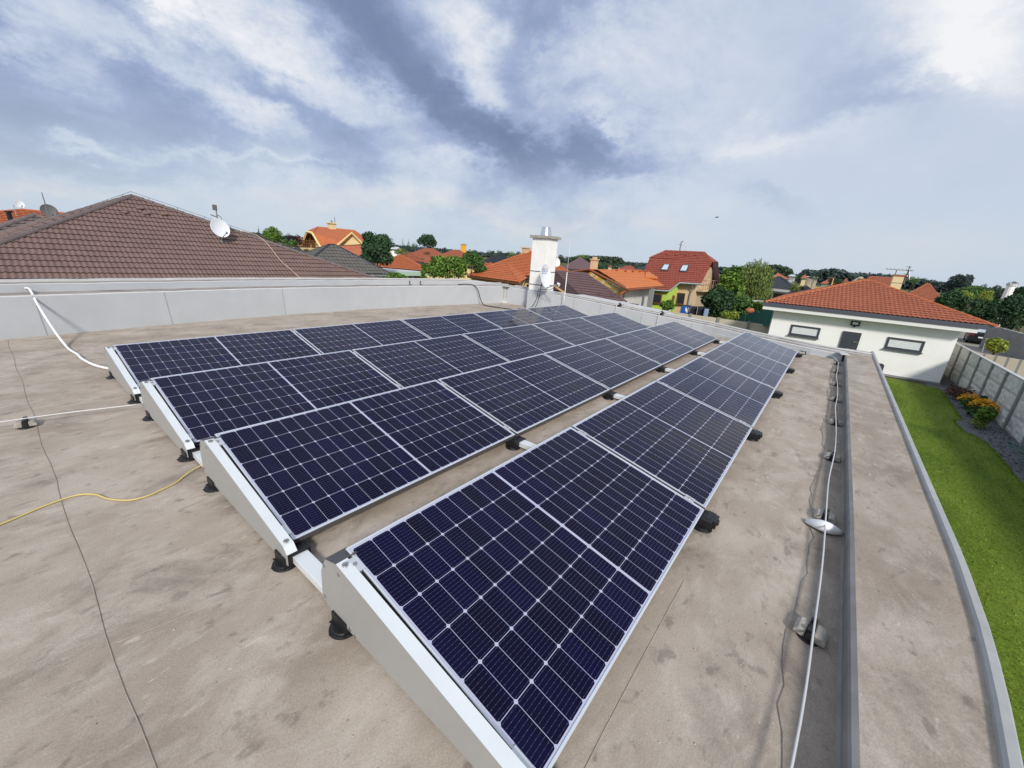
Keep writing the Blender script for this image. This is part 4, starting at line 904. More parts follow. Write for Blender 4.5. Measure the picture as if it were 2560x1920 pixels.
mb = MB(); mb.prism([d0 + Vector((.4, 0, .1)), d1 - Vector((0, 0, .3)), d2 + Vector((-.4, 0, .1))], dbk * .3); dm = mb.build('dormer', M_['cream'], yh)
mb = MB(); up_ = Vector((0, 0, .12)); planes_roof(mb, [[d0 - dbk * .1, d1 - dbk * .1, d1 + dbk, d0 + dbk], [d1 - dbk * .1, d2 - dbk * .1, d2 + dbk, d1 + dbk]], .18); mb.build('dormer_roof', M_['t_orange'], dm)
mb = MB(); mb.tube([d0 - dbk * .12, d1 - dbk * .12, d2 - dbk * .12], .15, n=4, sub=1); mb.build('barge_board', mat('pale_yellow_trim', (.70, .56, .26), .8), dm)
l0, l1 = y2(835, 614.5, -4.5), y2(915, 612.5, -4.5); mb = MB(); dn = Vector((-.45, -.62, 0)) * 4; planes_roof(mb, [[l0, l1, l1 + dn + Vector((1, 0, -2.6)), l0 + dn + Vector((-.6, 0, -2.4))]], .15); mb.build('porch_roof', M_['t_terra'], yh)
cb = rl + (rr_ - rl) * .38; mb = MB(); mb.b2((cb.x - .45, cb.y - .45, cb.z - .8), (cb.x + .45, cb.y + .45, cb.z + .55)); mb.b2((cb.x - .6, cb.y - .6, cb.z + .55), (cb.x + .6, cb.y + .6, cb.z + .7)); chm = mb.build('chimney', M_['cream_ch'], yh, bevel=.02)
mb = MB(); mb.cyl((cb.x, cb.y, cb.z + .7), (cb.x, cb.y, cb.z + 1.0), .12, n=8); mb.cyl((cb.x + .5, cb.y, cb.z + .3), (cb.x + .5, cb.y, cb.z + 1.5), .04, n=5); mb.build('chimney_pot', M_['pole'], chm)
bq = y2(785, 620, -.5); bx_ = (i4 - i1); bx_.z = 0; bx_.normalize(); by_ = Vector((bx_.y, -bx_.x, 0)); by_ = by_ if by_.dot(CAM - bq) > 0 else -by_
mb = MB(); c0 = y2(765, 620, 1.2) + by_ * .2; c1 = y2(799, 621, -1.8) + by_ * .2; mb.prism([c0, c1, c1 + by_ * 1.1, c0 + by_ * 1.1], (0, 0, -.22)); mb.prism([c0 + bx_ * .9, c0 + bx_ * 1.4, c0 + bx_ * 1.4 + by_ * .5, c0 + bx_ * .9 + by_ * .5], (0, 0, -4)); bal = mb.build('balcony', M_['cream'], yh)
mb = MB(); L1, L2 = c0 + by_ * 1.05, c1 + by_ * 1.05
for z in (.15, .5, .95): mb.tube([c0 + Vector((0, 0, z)), L1 + Vector((0, 0, z)), L2 + Vector((0, 0, z)), c1 + Vector((0, 0, z))], .05, n=4, sub=1)
for k in range(9): p = L1 + (L2 - L1) * k / 8; mb.cyl(p, p + Vector((0, 0, .95)), .04, n=4)
mb.build('railing', M_['wood'], bal)
dp = (i1 + i4) / 2 + pw - Vector((.05, .05, 0)) + by_ * .06; mb = MB(); dp.z = c0.z; mb.prism([dp - bx_ * .5, dp + bx_ * .5, dp + bx_ * .5 + Vector((0, 0, 2.1)), dp - bx_ * .5 + Vector((0, 0, 2.1))], by_ * .12); mb.build('balcony_door', M_['wood'], wl)

# --- low orange houses in the middle distance
def px_house(name, label, l, r, eave_d, depth, ze, apex, m, il, ir, wallm='cream', detail=COARSE, caps=True, capm=None, zg=G0):
    a, b = ad(l, 700, eave_d[0]), ad(r, 700, eave_d[1])
    m1 = House(name, label, (a.x, a.y), (b.x, b.y), depth, ze=ze, zg=zg)
    ce_ = m1.A + m1.ex * m1.w / 2 - Vector((CAM.x, CAM.y, 0)); m1.ey = ce_.normalized()
    ap_ = m1.p(m1.w * .5, depth / 2, 0); zr = zoff(apex[0], apex[1], ap_)
    m1.hip(M_[m], M_[capm or m], zr, il, ir, detail, caps); m1.walls(M_[wallm], .5); return m1
h4b = px_house('orange_roof_house', 'low orange hip roofed house behind the flat mint green carport roof', 936, 1072, (50, 47), 10, -.75, (1015, 638), 't_orange', 4.6, 4.6)
h5 = px_house('orange_roof_house', 'terracotta house with long ridge below the big round tree', 1000, 1135, (86, 84), 11, -.3, (1075, 621), 't_terra', 5, 4, caps=False)
h5b = px_house('orange_roof_house', 'terracotta house with yellow chimney and black flue', 1040, 1240, (70, 72), 12, -.6, (1128, 624), 't_terra', 6.4, 6.8)
cz = h5b.p(h5b.w / 2 + .9, 6.0, 0); zc1 = zoff(1146, 608, cz); h5b.chimney(h5b.w / 2 + 1.0, 6.0, 0.9, zc1 - .2, 1.0, 'yellow_ch')
p0 = h5b.p(h5b.w / 2 - 2.3, 5.4, 1); mb = MB(); mb.cyl(p0 - Vector((0, 0, .8)), (p0.x, p0.y, zoff(1118, 619, p0)), .16, n=8); mb.build('flue', M_['black'], h5b.t)
h5c = px_house('orange_roof_house', 'small terracotta roof beside the dark bush, nearer the carport', 985, 1060, (62, 60), 9, -.2, (1015, 630), 't_terra', 3, 3, caps=False)
h5d = px_house('slate_roof_house', 'long dark grey roofed house left of the roof chimney', 1200, 1330, (95, 100), 12, -.3, (1262, 639), 't_slate', 3, 6, wallm='plaster', caps=False)
h5e = px_house('orange_roof_house', 'orange roof peeping between bush and larger roof left of chimney', 1188, 1260, (60, 62), 9, -1.2, (1215, 655), 't_orange', 3.6, 3.6, caps=False)
# carport with mint fascia
q = [at(993, 684, -1.0), at(1092, 684, -1.0)]
ex_ = (q[1] - q[0]); ex_.z = 0; Lc = ex_.length; ex_.normalize(); ey_ = Vector((-ex_.y, ex_.x, 0))
cp = thing('carport', 'flat roofed carport with mint green fascia among bushes', 'carport', (q[0].x + 2, q[0].y + 3, G0))
c0 = Vector((q[0].x, q[0].y, 0)) - ex_ * 5; c1 = Vector((q[1].x, q[1].y, 0))
mb = MB(); mb.prism([c0 + Vector((0, 0, -.9)), c1 + Vector((0, 0, -.9)), c1 + ey_ * 6 + Vector((0, 0, -.9)), c0 + ey_ * 6 + Vector((0, 0, -.9))], (0, 0, .08)); mb.build('roof', M_['t_white'], cp)
mb = MB(); mb.prism([c0 - ey_ * .05 + Vector((0, 0, -1.22)), c1 - ey_ * .05 + Vector((0, 0, -1.22)), c1 - ey_ * .05 + Vector((0, 0, -.80)), c0 - ey_ * .05 + Vector((0, 0, -.80))], -ey_ * .05); mb.prism([c1 + ex_ * .05 + Vector((0, 0, -1.22)), c1 + ex_ * .05 + ey_ * 6 + Vector((0, 0, -1.22)), c1 + ex_ * .05 + ey_ * 6 + Vector((0, 0, -.80)), c1 + ex_ * .05 + Vector((0, 0, -.80))], -ex_ * .05); mb.build('fascia', M_['mint'], cp)
for f in (0.02, .33, .66, .98):
    for y in (.1, 5.8):
        p = c0 + ex_ * ((c1 - c0).length * f) + ey_ * y; mb = MB(); mb.cyl((p.x, p.y, G0), (p.x, p.y, -.9), .07, n=6); mb.build('post', M_['galv'], cp)
mb = MB(); mb.prism([c0 + ey_ * 6.2 + Vector((0, 0, G0)), c1 + ey_ * 6.2 + Vector((0, 0, G0)), c1 + ey_ * 6.2 + Vector((0, 0, -1.0)), c0 + ey_ * 6.2 + Vector((0, 0, -1.0))], ey_ * .1); mb.build('rear_wall', M_['fascia'], cp)

# --- two orange hip roofs behind the roof chimney
a, b = at(1168, 687.5, -.6), at(1299, 706, -.6)
h6 = House('orange_roof_house', 'orange hip roofed house left of the roof chimney with dark gutters', (a.x, a.y), (b.x, b.y), 8.4, ze=-.6)
h6.ey = Vector((.85, .53, 0)).normalized()
h6.hip(M_['t_orange'], M_['t_orange'], zoff(1290, 657.5, h6.p(h6.w * .58, 4.2, 0)), h6.w * .53, h6.w * .34, MED); h6.walls(M_['cream'], .6)
h6.box('gutter', M_['wood'], 0, h6.w, -.12, 0, -.78, -.62, h6.roof); h6.box('eave_soffit', M_['wood'], .05, h6.w - .05, .05, h6.d - .05, -.86, -.80, h6.roof)
mb = MB(); p0, p1 = h6.p(h6.w - .1, .8, -1.9), h6.p(h6.w - .1, 5.5, -.8); mb.tube([p0, p1], .09, n=4, sub=1); mb.build('brace', M_['timber'], h6.t)
a, b = ad(1186, 676, 46), ad(1470, 676, 41)
h6b = House('orange_roof_house', 'big orange hip roof rising directly behind the roof chimney', (a.x, a.y), (b.x, b.y), 12, ze=-.35)
h6b.ey = Vector((.82, .57, 0)).normalized()
h6b.hip(M_['t_orange'], M_['t_orange'], zoff(1345, 629, h6b.p(h6b.w * .52, 6, 0)), h6b.w * .5, h6b.w * .46, COARSE); h6b.walls(M_['cream'], .6)
cp_ = ad(1315, 628, 49); mb = MB(); zt = zoff(1315, 621, cp_); mb.b2((cp_.x - .35, cp_.y - .35, zt - 1.6), (cp_.x + .35, cp_.y + .35, zt)); mb.b2((cp_.x - .45, cp_.y - .45, zt), (cp_.x + .45, cp_.y + .45, zt + .12)); mb.build('chimney', M_['peach'], h6b.t)
c = ad(1393, 656, 41.5); dish('satellite_dish', 'small white dish on the orange roof right of the roof chimney', c, (-.5, -1, .2), .32, .42, M_['dish'], arm=.4, depth=.08, mast=[c + Vector((0, .3, -.2)), c + Vector((0, .3, -.9))])
p0 = ad(1391.5, 668, 41.8); t = thing('roof_aerial', 'slim pale aerial pole beside the chimney before the orange roof', 'aerial', p0); mb = MB(); mb.cyl(p0, (p0.x, p0.y, zoff(1391.5, 634, p0)), .04, .03, n=6); mb.build('mast', M_['hose'], t)

# --- aubergine roof behind the end parapet
e1 = at(1566, 754, -.6); rR = ad(1464.7, 683.5, 29.5); rL = ad(1384, 683.5, 30.6); rL.z = rR.z
e0 = e1 + Vector((1.6, 9.0, 0)) ; hd = Vector((1, -.16, 0)).normalized()
h7 = thing('aubergine_roof_house', 'low house with dark aubergine metal tile roof behind the end parapet', 'house', (27, 8, G0))
eL = at(1424, 733, -.55); eL = e1 + (rL - rR) * 1.0 + (eL - e1) * 0 + Vector((.0, 0, 0)); fl = (rL - rR); fl.z = 0
eLf = e1 + fl * 1.15; bR = rR + (rR - e1) ; bR.z = e1.z; bL = bR + fl * 1.1
mb = MB(); det = dict(tw=.18, th=.35, amp=.022, step=.03, sub=3)
tiles(mb, eLf, e1, rR, rL, **det); tiles(mb, e1, bR + Vector((2, -1.5, 0)), rR, rR, **det); planes_roof(mb, [[bR, bL, rL, rR]], .03); planes_roof(mb, [[bL, eLf, rL]], .03); r7 = mb.build('roof', M_['t_purple'], h7)
mb = MB(); ridge_run(mb, rL, rR, .10, .35, 6); ridge_run(mb, rR, e1, .08, .5, 5); mb.build('ridge_tiles', M_['t_purple'], r7)
def on7(px, py):
    n7 = (e1 - eLf).cross(rR - eLf).normalized(); d = ray(px, py); return CAM + d * ((eLf - CAM).dot(n7) / d.dot(n7))
for i, (px, py) in enumerate(((1480, 738), (1496, 737), (1513, 737), (1513, 743), (1527, 736), (1529, 742), (1542, 741))):
    p = on7(px, py) + Vector((0, 0, .05)); mb = MB(); mb.box(p, (.09, .22, .10)); mb.build('snow_guard', M_['t_purple'], r7)
mb = MB(); ins = [eLf * .94 + rR * .06, e1 * .94 + rL * .06, bR * .95 + rL * .05, bL * .95 + rR * .05]; wallbox(mb, ins, G0, -.7); mb.build('wall', M_['wood'], h7)
mb = MB(); mb.tube([eLf + Vector((0, 0, -.12)), e1 + Vector((0, 0, -.12))], .07, n=6, sub=1); mb.build('gutter', M_['wood'], r7)
mb = MB(); mb.tube([ad(1383, 713, 25.5), ad(1423, 741, 22.6)], .07, n=4, sub=1); mb.build('brace', M_['timber'], h7)

# --- unfinished house with bright orange roof
h8 = thing('unfinished_house', 'unfinished white block house with bright orange roof and ochre patches', 'house', (36, 8.5, G0))
eF, eR = at(1571.7, 721.5, -.3), ad(1660, 715, 42); gA, gR = ad(1475.5, 672, 40), ad(1616, 675.5, 47); eR.z = eF.z + .12
gAf = ad(1475.5, 672.5, 37.5); lw_ = ad(1398, 681, 40); 
mb = MB(); tiles(mb, eF, eR, gR, gAf, tw=.3, th=.36, amp=.02, step=.02, sub=2)
bk = Vector((2.2, 6.5, 0)); planes_roof(mb, [[gAf, gR, gR + bk + Vector((2, 0, -1.6)), lw_]], .05)
s1, s2 = ad(1616, 675.5, 46.8), ad(1646, 694, 43.5); s0 = ad(1613, 692, 42.5)
planes_roof(mb, [[s1, s2, s0]], .14); r8 = mb.build('roof', M_['t_orange2'], h8)
mb = MB(); mb.tube([eF + Vector((-.05, 0, -.1)), eR + Vector((0, 0, -.1))], .09, n=8, sub=1); mb.tube([lw_ + Vector((0, 0, -.1)), gAf + Vector((-.08, 0, -.05)), eF + Vector((-.08, 0, -.08))], .10, n=4, sub=1)
dpz = ad(1553, 745, 31); mb.tube([eF + Vector((0, .1, -.15)), eF + Vector((-.4, .5, -.5)), ad(1553, 738, 32.5), ad(1552, 752, 32.5)], .06, n=6, sub=3); mb.build('gutter', M_['copper'], r8)
gi = Vector((.5, .25, 0)); g0 = lw_ + gi; g1 = gAf + gi + Vector((0, 0, -.25)); g2 = eF + Vector((.9, .75, -.3))
mb = MB(); mb.prism([Vector((g0.x, g0.y, -.6)), g0 + Vector((0, 0, -.2)), g1, g2, Vector((g2.x, g2.y, -.95))], (.25, .1, 0)); gw = mb.build('gable_wall', M_['tar'], h8)
mb = MB(); mb.prism([Vector((g0.x, g0.y, G0)), Vector((g0.x, g0.y, -.62)), Vector((g2.x, g2.y, -.97)), Vector((g2.x, g2.y, G0))], (.25, .1, 0)); mb.prism([Vector((g2.x + .3, g2.y, G0)), Vector((g2.x + .3, g2.y, -.45)), Vector((eR.x - .6, eR.y + .9, -.4)), Vector((eR.x - .6, eR.y + .9, G0))], (.05, .3, 0)); mb.build('wall', M_['raw_white'], h8)
pcol = ad(1630, 725, 38.5); mb = MB(); mb.b2((pcol.x - .18, pcol.y - .18, G0), (pcol.x + .18, pcol.y + .18, -.38)); mb.build('porch_column', M_['fence_post'], h8)
mb = MB(); p = ad(1570, 740, 33.2); mb.b2((p.x - .4, p.y - .9, G0), (p.x + .1, p.y + .2, -1.35)); mb.build('dark_opening', M_['pane'], h8)
pc_ = ad(1484.5, 668, 43); zt = zoff(1484.5, 650, pc_); mb = MB(); mb.b2((pc_.x - .28, pc_.y - .28, zt - 2.2), (pc_.x + .28, pc_.y + .28, zt)); mb.b2((pc_.x - .36, pc_.y - .36, zt), (pc_.x + .36, pc_.y + .36, zt + .1)); mb.b2((pc_.x - .18, pc_.y - .18, zt + .1), (pc_.x + .18, pc_.y + .18, zt + .3)); mb.build('chimney', M_['peach'], h8)
for px in (1494, 1524, 1546, 1566, 1585, 1605):
    f = (px - 1475) / 141; p = gAf + (gR - gAf) * f + (eF - gAf) * .12 + Vector((0, 0, .07)); mb = MB(); mb.ell(p, (.14, .14, .1), 8, 5); mb.build('vent_tile', M_['copper'], r8)

# --- red house with half hips, roof windows, lime and peach walls
D9 = 48
def y9(px, py, dd=0): return ad(px, py, D9 + dd)
h9 = thing('red_roof_house', 'tall red roofed house with two roof windows, lime and peach walls', 'house', (48, 8, G0))
rl9, rr9 = y9(1663, 627, 5), y9(1762, 631, 5); hl9, hf9, hb9 = y9(1624, 644, 3.2), y9(1781, 654, 2.6), y9(1796, 655, 7.5)
ef9, en9, lr9, ll9 = y9(1753, 708, 0), y9(1699.6, 704.5, 0), y9(1672.8, 725, -1.6), y9(1612, 721, -1.4)
mb = MB()
def P9(px, py):   # on the main slope
    n9 = (ef9 - en9).cross(rl9 - en9).normalized(); d = ray(px, py); return CAM + d * ((en9 - CAM).dot(n9) / d.dot(n9))
eL9 = P9(1601, 701); hL = P9(1624, 644); hR = P9(1781, 654); L0_, R0_ = P9(1663, 627), P9(1762, 631); lrA, llA = P9(1672.8, 725.5), P9(1604, 721)
n9_ = (ef9 - eL9).cross(L0_ - eL9).normalized(); n9_ = n9_ if n9_.z > 0 else -n9_
planes_roof(mb, [[v - n9_ * .05 for v in q] for q in ([eL9, ef9, hR, R0_, L0_, hL], [llA, lrA, P9(1699.6, 704.8), eL9])], .05)
tiles(mb, eL9, ef9, hR, hL, **COARSE); tiles(mb, hL, hR, R0_, L0_, **COARSE)
tiles(mb, llA, lrA, P9(1699.6, 704.8), eL9, **COARSE)
bkv = (R0_ - ef9); bkv.z = 0; bkv.normalize()
planes_roof(mb, [[R0_, hR, hb9]], .1)
hb9b = hb9; rb9 = R0_ + bkv * 6 + Vector((0, 0, -5)); planes_roof(mb, [[R0_, hb9, hb9 + bkv * 2.5 + Vector((0, 0, -4)), L0_ + bkv * 6 + Vector((0, 0, -5)), L0_]], .15)
planes_roof(mb, [[L0_, hL, hL + bkv * 5 + Vector((0, 0, -.3))]], .1)
r9 = mb.build('roof', M_['t_red'], h9)
mb = MB(); ridge_run(mb, L0_, R0_, .14, .5, 6); ridge_run(mb, R0_, hR, .11, .5, 5); ridge_run(mb, L0_, hL, .11, .5, 5); mb.build('ridge_tiles', M_['t_red'], r9)
mb = MB(); mb.add([y9(1781.5, 655, 3.0), y9(1796, 656, 7.4), y9(1798, 706, 8.2), y9(1785, 716, 5.6)], [(0, 1, 2, 3)]); mb.build('verge_lining', mat('dark_red_lining', (.045, .012, .012), .7), r9)
wR = y9(1738, 711, .7); wB = Vector((wR.x, wR.y, G0)); sideb = wR + bkv * 8; gtop = y9(1776, 664, 3.2)
xin = Vector((0.15, .45, 0))
bT, bS = y9(1778, 668, 3.2), y9(1789, 700, 6.2); mb = MB(); mb.prism([wB, wR, bT, bS, Vector((bS.x, bS.y, G0))], (.25, .25, 0))
wM = y9(1700, 706, .9); wMb = Vector((wM.x, wM.y, G0)); mb.prism([wMb, wM, wR, wB], (.3, .1, 0)); pw9 = mb.build('wall', M_['peach'], h9)
wg1 = y9(1672, 727, -.9); wg0 = y9(1606, 723, -.6); mb = MB(); mb.prism([Vector((wg0.x, wg0.y, G0)), Vector((wg0.x, wg0.y, wg0.z)), Vector((wg1.x, wg1.y, wg1.z)), Vector((wg1.x, wg1.y, G0))], (.3, .1, 0)); mb.prism([Vector((wg1.x, wg1.y, G0)), wg1, wM + Vector((0, 0, -.05)), wMb], (.2, .1, 0)); lw9 = mb.build('extension_wall', M_['lime'], h9)
mb = MB(); mb.tube([llA + Vector((0, 0, -.1)), lrA + Vector((0, 0, -.1)), en9 + Vector((0, 0, -.12)), ef9 + Vector((0, 0, -.1))], .09, n=6, sub=1)
dq = y9(1727, 712, .4); mb.tube([y9(1730, 709, 0), y9(1732, 722, .4), Vector((wB.x - .2, wB.y + .25, -1)), Vector((wB.x - .2, wB.y + .25, G0))], .06, n=6, sub=1); mb.build('gutter', M_['galv'], r9)
def quad_window(nm, pxs, dd, par, fm, gm, shrink=.16, off=.06):
    pts = [y9(px, py, dd) for px, py in pxs]; ce = sum(pts, Vector()) / 4; to = (CAM - ce).normalized() * off
    n = (pts[1] - pts[0]).cross(pts[3] - pts[0]).normalized(); n = n if n.dot(CAM - ce) > 0 else -n
    mb = MB(); mb.prism([p + n * .03 for p in pts], n * .05); w = mb.build(nm, M_[fm], par)
    mb = MB(); q = [p + (ce - p) * shrink + n * .085 for p in pts]; mb.prism(q, n * .01); mb.build('pane', M_[gm], w); return w
quad_window('window', [(1617, 731), (1656, 735), (1653, 759), (1615, 756)], -1.05, lw9, 'wood', 'pane')
quad_window('window', [(1695, 731), (1714, 733), (1709, 762), (1691, 760)], .55, pw9, 'wood', 'pane')
quad_window('door', [(1681, 738), (1688, 739), (1682, 766), (1677, 766)], .0, lw9, 'wood', 'wood')
quad_window('window_surround', [(1692, 729), (1716, 731), (1711, 763), (1688, 761)], .68, pw9, 'cream', 'pane')
for pxs in ([(1660, 663), (1674, 663), (1668, 678), (1651, 677)], [(1706, 665), (1722, 665), (1715, 681), (1698, 680)]):
    pts = [P9(*q) for q in pxs]; n9 = (pts[1] - pts[0]).cross(pts[3] - pts[0]).normalized(); n9 = n9 if n9.z > 0 else -n9; ce = sum(pts, Vector()) / 4
    mb = MB(); mb.prism([p + (p - ce) * .12 + n9 * .04 for p in pts], n9 * .10); w = mb.build('roof_window', M_['anthra'], r9); mb = MB(); mb.prism([p + (ce - p) * .16 + n9 * .145 for p in pts], n9 * .01); mb.build('pane', M_['pane_sky'], w)
for px in (1668, 1691, 1714, 1738): p = P9(px, 637.5 + (px - 1668) * .03); mb = MB(); mb.ell(p + Vector((0, 0, .1)), (.16, .16, .1), 8, 5); mb.build('vent_tile', M_['t_red'], r9)
sv = (bS - wR); sv.z = 0; sl_ = sv.length; sv.normalize(); sn_ = Vector((sv.y, -sv.x, 0)); sn_ = sn_ if sn_.dot(CAM - wR) > 0 else -sn_
b0 = wR + sv * (.10 * sl_); b0.z = y9(1748, 724, 1.2).z
mb = MB(); mb.prism([b0, b0 + sv * (.72 * sl_), b0 + sv * (.72 * sl_) + sn_ * .7, b0 + sn_ * .7], (0, 0, -.2)); bl9 = mb.build('balcony', M_['peach'], h9)
mb = MB(); r0, r1 = b0 + sn_ * .66, b0 + sv * (.72 * sl_) + sn_ * .66
for z in (.5, 1.0): mb.tube([b0 + Vector((0, 0, z)), r0 + Vector((0, 0, z)), r1 + Vector((0, 0, z))], .035, n=4, sub=1)
for k in range(7): q = r0 + (r1 - r0) * k / 6; mb.cyl(q, q + Vector((0, 0, 1.0)), .03, n=4)
mb.build('railing', mat('pale_pink_rail', (.42, .25, .2), .6), bl9)
dp = b0 + sv * (.42 * sl_); mb = MB(); mb.prism([dp, dp + sv * .9, dp + sv * .9 + Vector((0, 0, 1.9)), dp + Vector((0, 0, 1.9))], sn_ * .05); mb.build('balcony_door', M_['cream'], pw9)
dp = Vector((wR.x, wR.y, G0)) + sv * (.18 * sl_); mb = MB(); mb.prism([dp, dp + sv * (.45 * sl_), dp + sv * (.45 * sl_) + Vector((0, 0, 2.3)), dp + Vector((0, 0, 2.3))], sn_ * .05); mb.build('terrace_door', mat('closed_beige_shutter', (.50, .40, .28), .7), pw9)
ap9 = L0_ + (R0_ - L0_) * .37; mb = MB(); mb.cyl(ap9, ap9 + Vector((0, 0, 1.0)), .06, n=6); mb.tube([ap9 + Vector((0, 0, .95)), ap9 + Vector((.05, -.15, 1.15))], .05, n=5, sub=1); mb.tube([ap9 + Vector((0, -.25, .7)), ap9 + Vector((0, .25, .75))], .02, n=4, sub=1); mb.build('aerial', M_['pole'], h9)

# --- dark slate house beyond the willow
a, b = ad(1885, 724, 66), ad(1992, 727, 63)
h10 = House('slate_roof_house', 'modern house with anthracite hip roof right of the willow', (a.x, a.y), (b.x, b.y), 10, ze=-.2)
h10.ey = Vector((1, .03, 0)).normalized()
h10.hip(M_['t_slate'], M_['t_slate'], zoff(1936, 691, h10.p(h10.w * .42, 5, 0)), h10.w * .42, h10.w * .5, None, True); h10.walls(M_['soffit'], .5)
h10.box('fascia', M_['soffit'], 0, h10.w, -.12, 0, -.48, -.18, h10.roof)
for x0 in (.9, 2.8, 4.8): h10.window(x0, x0 + 1.6, -2.6, -.75, .5, 'anthra', 'pane', .08)
a, b = ad(1968, 726, 55), ad(2003, 728, 54); h10b = House('slate_roof_shed', 'small anthracite roofed shed left of the white house roof', (a.x, a.y), (b.x, b.y), 3, ze=-.35); h10b.hip(M_['t_slate'], M_['t_slate'], zoff(1985, 712, h10b.p(h10b.w * .5, 1.5, 0)), h10b.w * .45, h10b.w * .45, None, True); h10b.walls(M_['anthra'], .2)
p0 = ad(2008, 728, 45); t = thing('flue_pipe', 'short grey flue with black cap left of the white house roof', 'flue', p0); mb = MB(); z2 = zoff(2011, 717, p0); mb.cyl(p0 - Vector((0, 0, .6)), (p0.x, p0.y, z2 - .3), .19, n=8); mb.build('pipe', M_['galv'], t); mb = MB(); mb.cyl((p0.x, p0.y, z2 - .3), (p0.x, p0.y, z2), .26, n=8); mb.build('cap', M_['black'], t)

# --- white house on the right
zE = -.12
A11, B11 = Vector((29.1, -2.35, 0)), Vector((29.65, -12.2, 0))
h11 = House('white_bungalow', 'white rendered bungalow with terracotta hip roof and anthracite windows', (A11.x, A11.y), (B11.x, B11.y), 13, ze=zE)
h11.ey = Vector((1, .015, 0)).normalized()
apz = zoff(2189.4, 702.6, h11.p(h11.w * .49, 5.4, 0))
h11.hip(M_['t_terra'], M_['t_orange'], apz, h11.w * .485, h11.w * .515, dict(MED, tw=.2, amp=.04, step=.03, sub=4), True, yr=5.4)
h11.box('gutter', M_['fascia'], -.12, h11.w - .3, -.16, .02, zE - .22, zE - .01, h11.roof); h11.box('eave_soffit', M_['soffit'], -.05, h11.w - .55, -.10, 1.5, zE - .44, zE - .225, h11.roof)
h11.walls(M_['white_wall'], x0=.55, x1=h11.w - 1.0, y0=.55, y1=12, top=zE - .40)
h11.box('rear_wing', M_['cream_ch'], h11.w - .99, h11.w - .05, 5.9, 11, G0, zE - .4); h11.box('wing_fascia', M_['cream_ch'], h11.w - .9, h11.w - .05, 2.9, 10, zE - .4, zE - .1, h11.roof)
mb = MB(); mb.tube([h11.p(h11.w - .1, 4.5, -.6), h11.p(h11.w - .15, 5.2, -1.0), h11.p(h11.w - .1, 5.8, -1.2), h11.p(h11.w - .1, 5.8, G0)], .07, n=6, sub=3); mb.build('downpipe', M_['galv'], h11.roof)
def loc11(px, py):   # photo spot on the front wall -> house x, z
    d = ray(px, py); o_ = h11.p(0, .55, 0); n_ = h11.ey; t_ = (o_ - CAM).dot(n_) / d.dot(n_); P = CAM + d * t_; return (P - h11.A).dot(h11.ex), P.z
for (pa, pb_, nm) in (((1978, 811), (2044, 846), 'w'), ((2221, 843), (2305, 884), 'w')):
    xa, za = loc11(*pa); xb, zb = loc11(*pb_); zt_ = za + .0; zb_ = zb
    h11.window(xa, xb, zb_, zt_, .55, 'anthra', 'blind', .10, gname='blind')
    h11.box('window_sill', M_['fascia'], xa - .04, xb + .04, .40, .54, zb_ - .06, zb_ - .002)
xa, za = loc11(2109, 826); xb, zb = loc11(2156, 833)
dr = h11.box('door', M_['anthra'], xa, xb - .02, .47, .58, za - 2.05, za - .04); h11.box('door_handle', M_['steel'], xb - .28, xb - .10, .42, .468, za - .62, za - .56, dr)
xl, zl = loc11(2138, 809); mb = MB(); mb.box(h11.p(xl, .44, zl), (.42, .10, .26), h11.frame()); lampo = mb.build('flood_lamp', M_['black'], h11.t, bevel=.01); mb = MB(); mb.box(h11.p(xl, .385, zl + .01), (.26, .01, .14), h11.frame()); mb.build('lamp_glass', M_['blind'], lampo); mb = MB(); mb.box(h11.p(xl, .5, zl - .17), (.08, .1, .1), h11.frame()); mb.build('lamp_bracket', M_['black'], lampo)
mb = MB(); xs_, zs_ = loc11(2213, 912); pr_l = [(xs_ - 1.0, zs_), (xs_ - .08, zs_), (xs_, zs_ - .1), (xs_, zs_ - .85), (xs_ - 1.0, zs_ - .85)]; mb.prism([h11.p(x, .55, z) for x, z in pr_l], -h11.ey * .04); mb.build('meter_cabinet', M_['anthra'], h11.t)
mb = MB(); mb.prism([h11.p(.5, .40, G0), h11.p(h11.w - 1.0, .40, G0), h11.p(h11.w - 1.0, .54, G0), h11.p(.5, .54, G0)], (0, 0, .10)); mb.build('plinth', M_['fence_post'], h11.t)
cx = ad(2236, 721, 36.5); zc0 = cx.z; zc1 = zoff(2250, 690, cx)
cc = thing('bungalow_chimney', 'cream chimney with aerials on the white bungalow roof', 'chimney', (cx.x, cx.y, zc0 - .4)); fr_ = h11.frame()
mb = MB(); mb.box((cx.x, cx.y, (zc0 - .6 + zc1) / 2), (.52, .52, zc1 - zc0 + .6), fr_); sh = mb.build('shaft', M_['cream_ch'], cc); mb = MB(); mb.box((cx.x, cx.y, zc1 + .03), (.64, .64, .06), fr_); mb.build('cap', M_['terra'] if 'terra' in M_ else M_['t_terra'], cc)
mb = MB()
for z in (zc0 + .35, zc0 + .85): mb.box((cx.x, cx.y, z), (.55, .55, .03), fr_)
mb.build('strap', M_['pole'], cc)
mb = MB(); m0 = Vector((cx.x - .1, cx.y - .35, zc0 + .3)); mt = Vector((m0.x, m0.y, zoff(2263, 664, m0))); mb.cyl(m0, mt, .03, n=6)
for k in range(3): zz = mt.z - .1 - .22 * k; mb.tube([(mt.x - .25, mt.y - .1, zz), (mt.x + .25, mt.y + .15, zz + .05)], .012, n=4, sub=1)
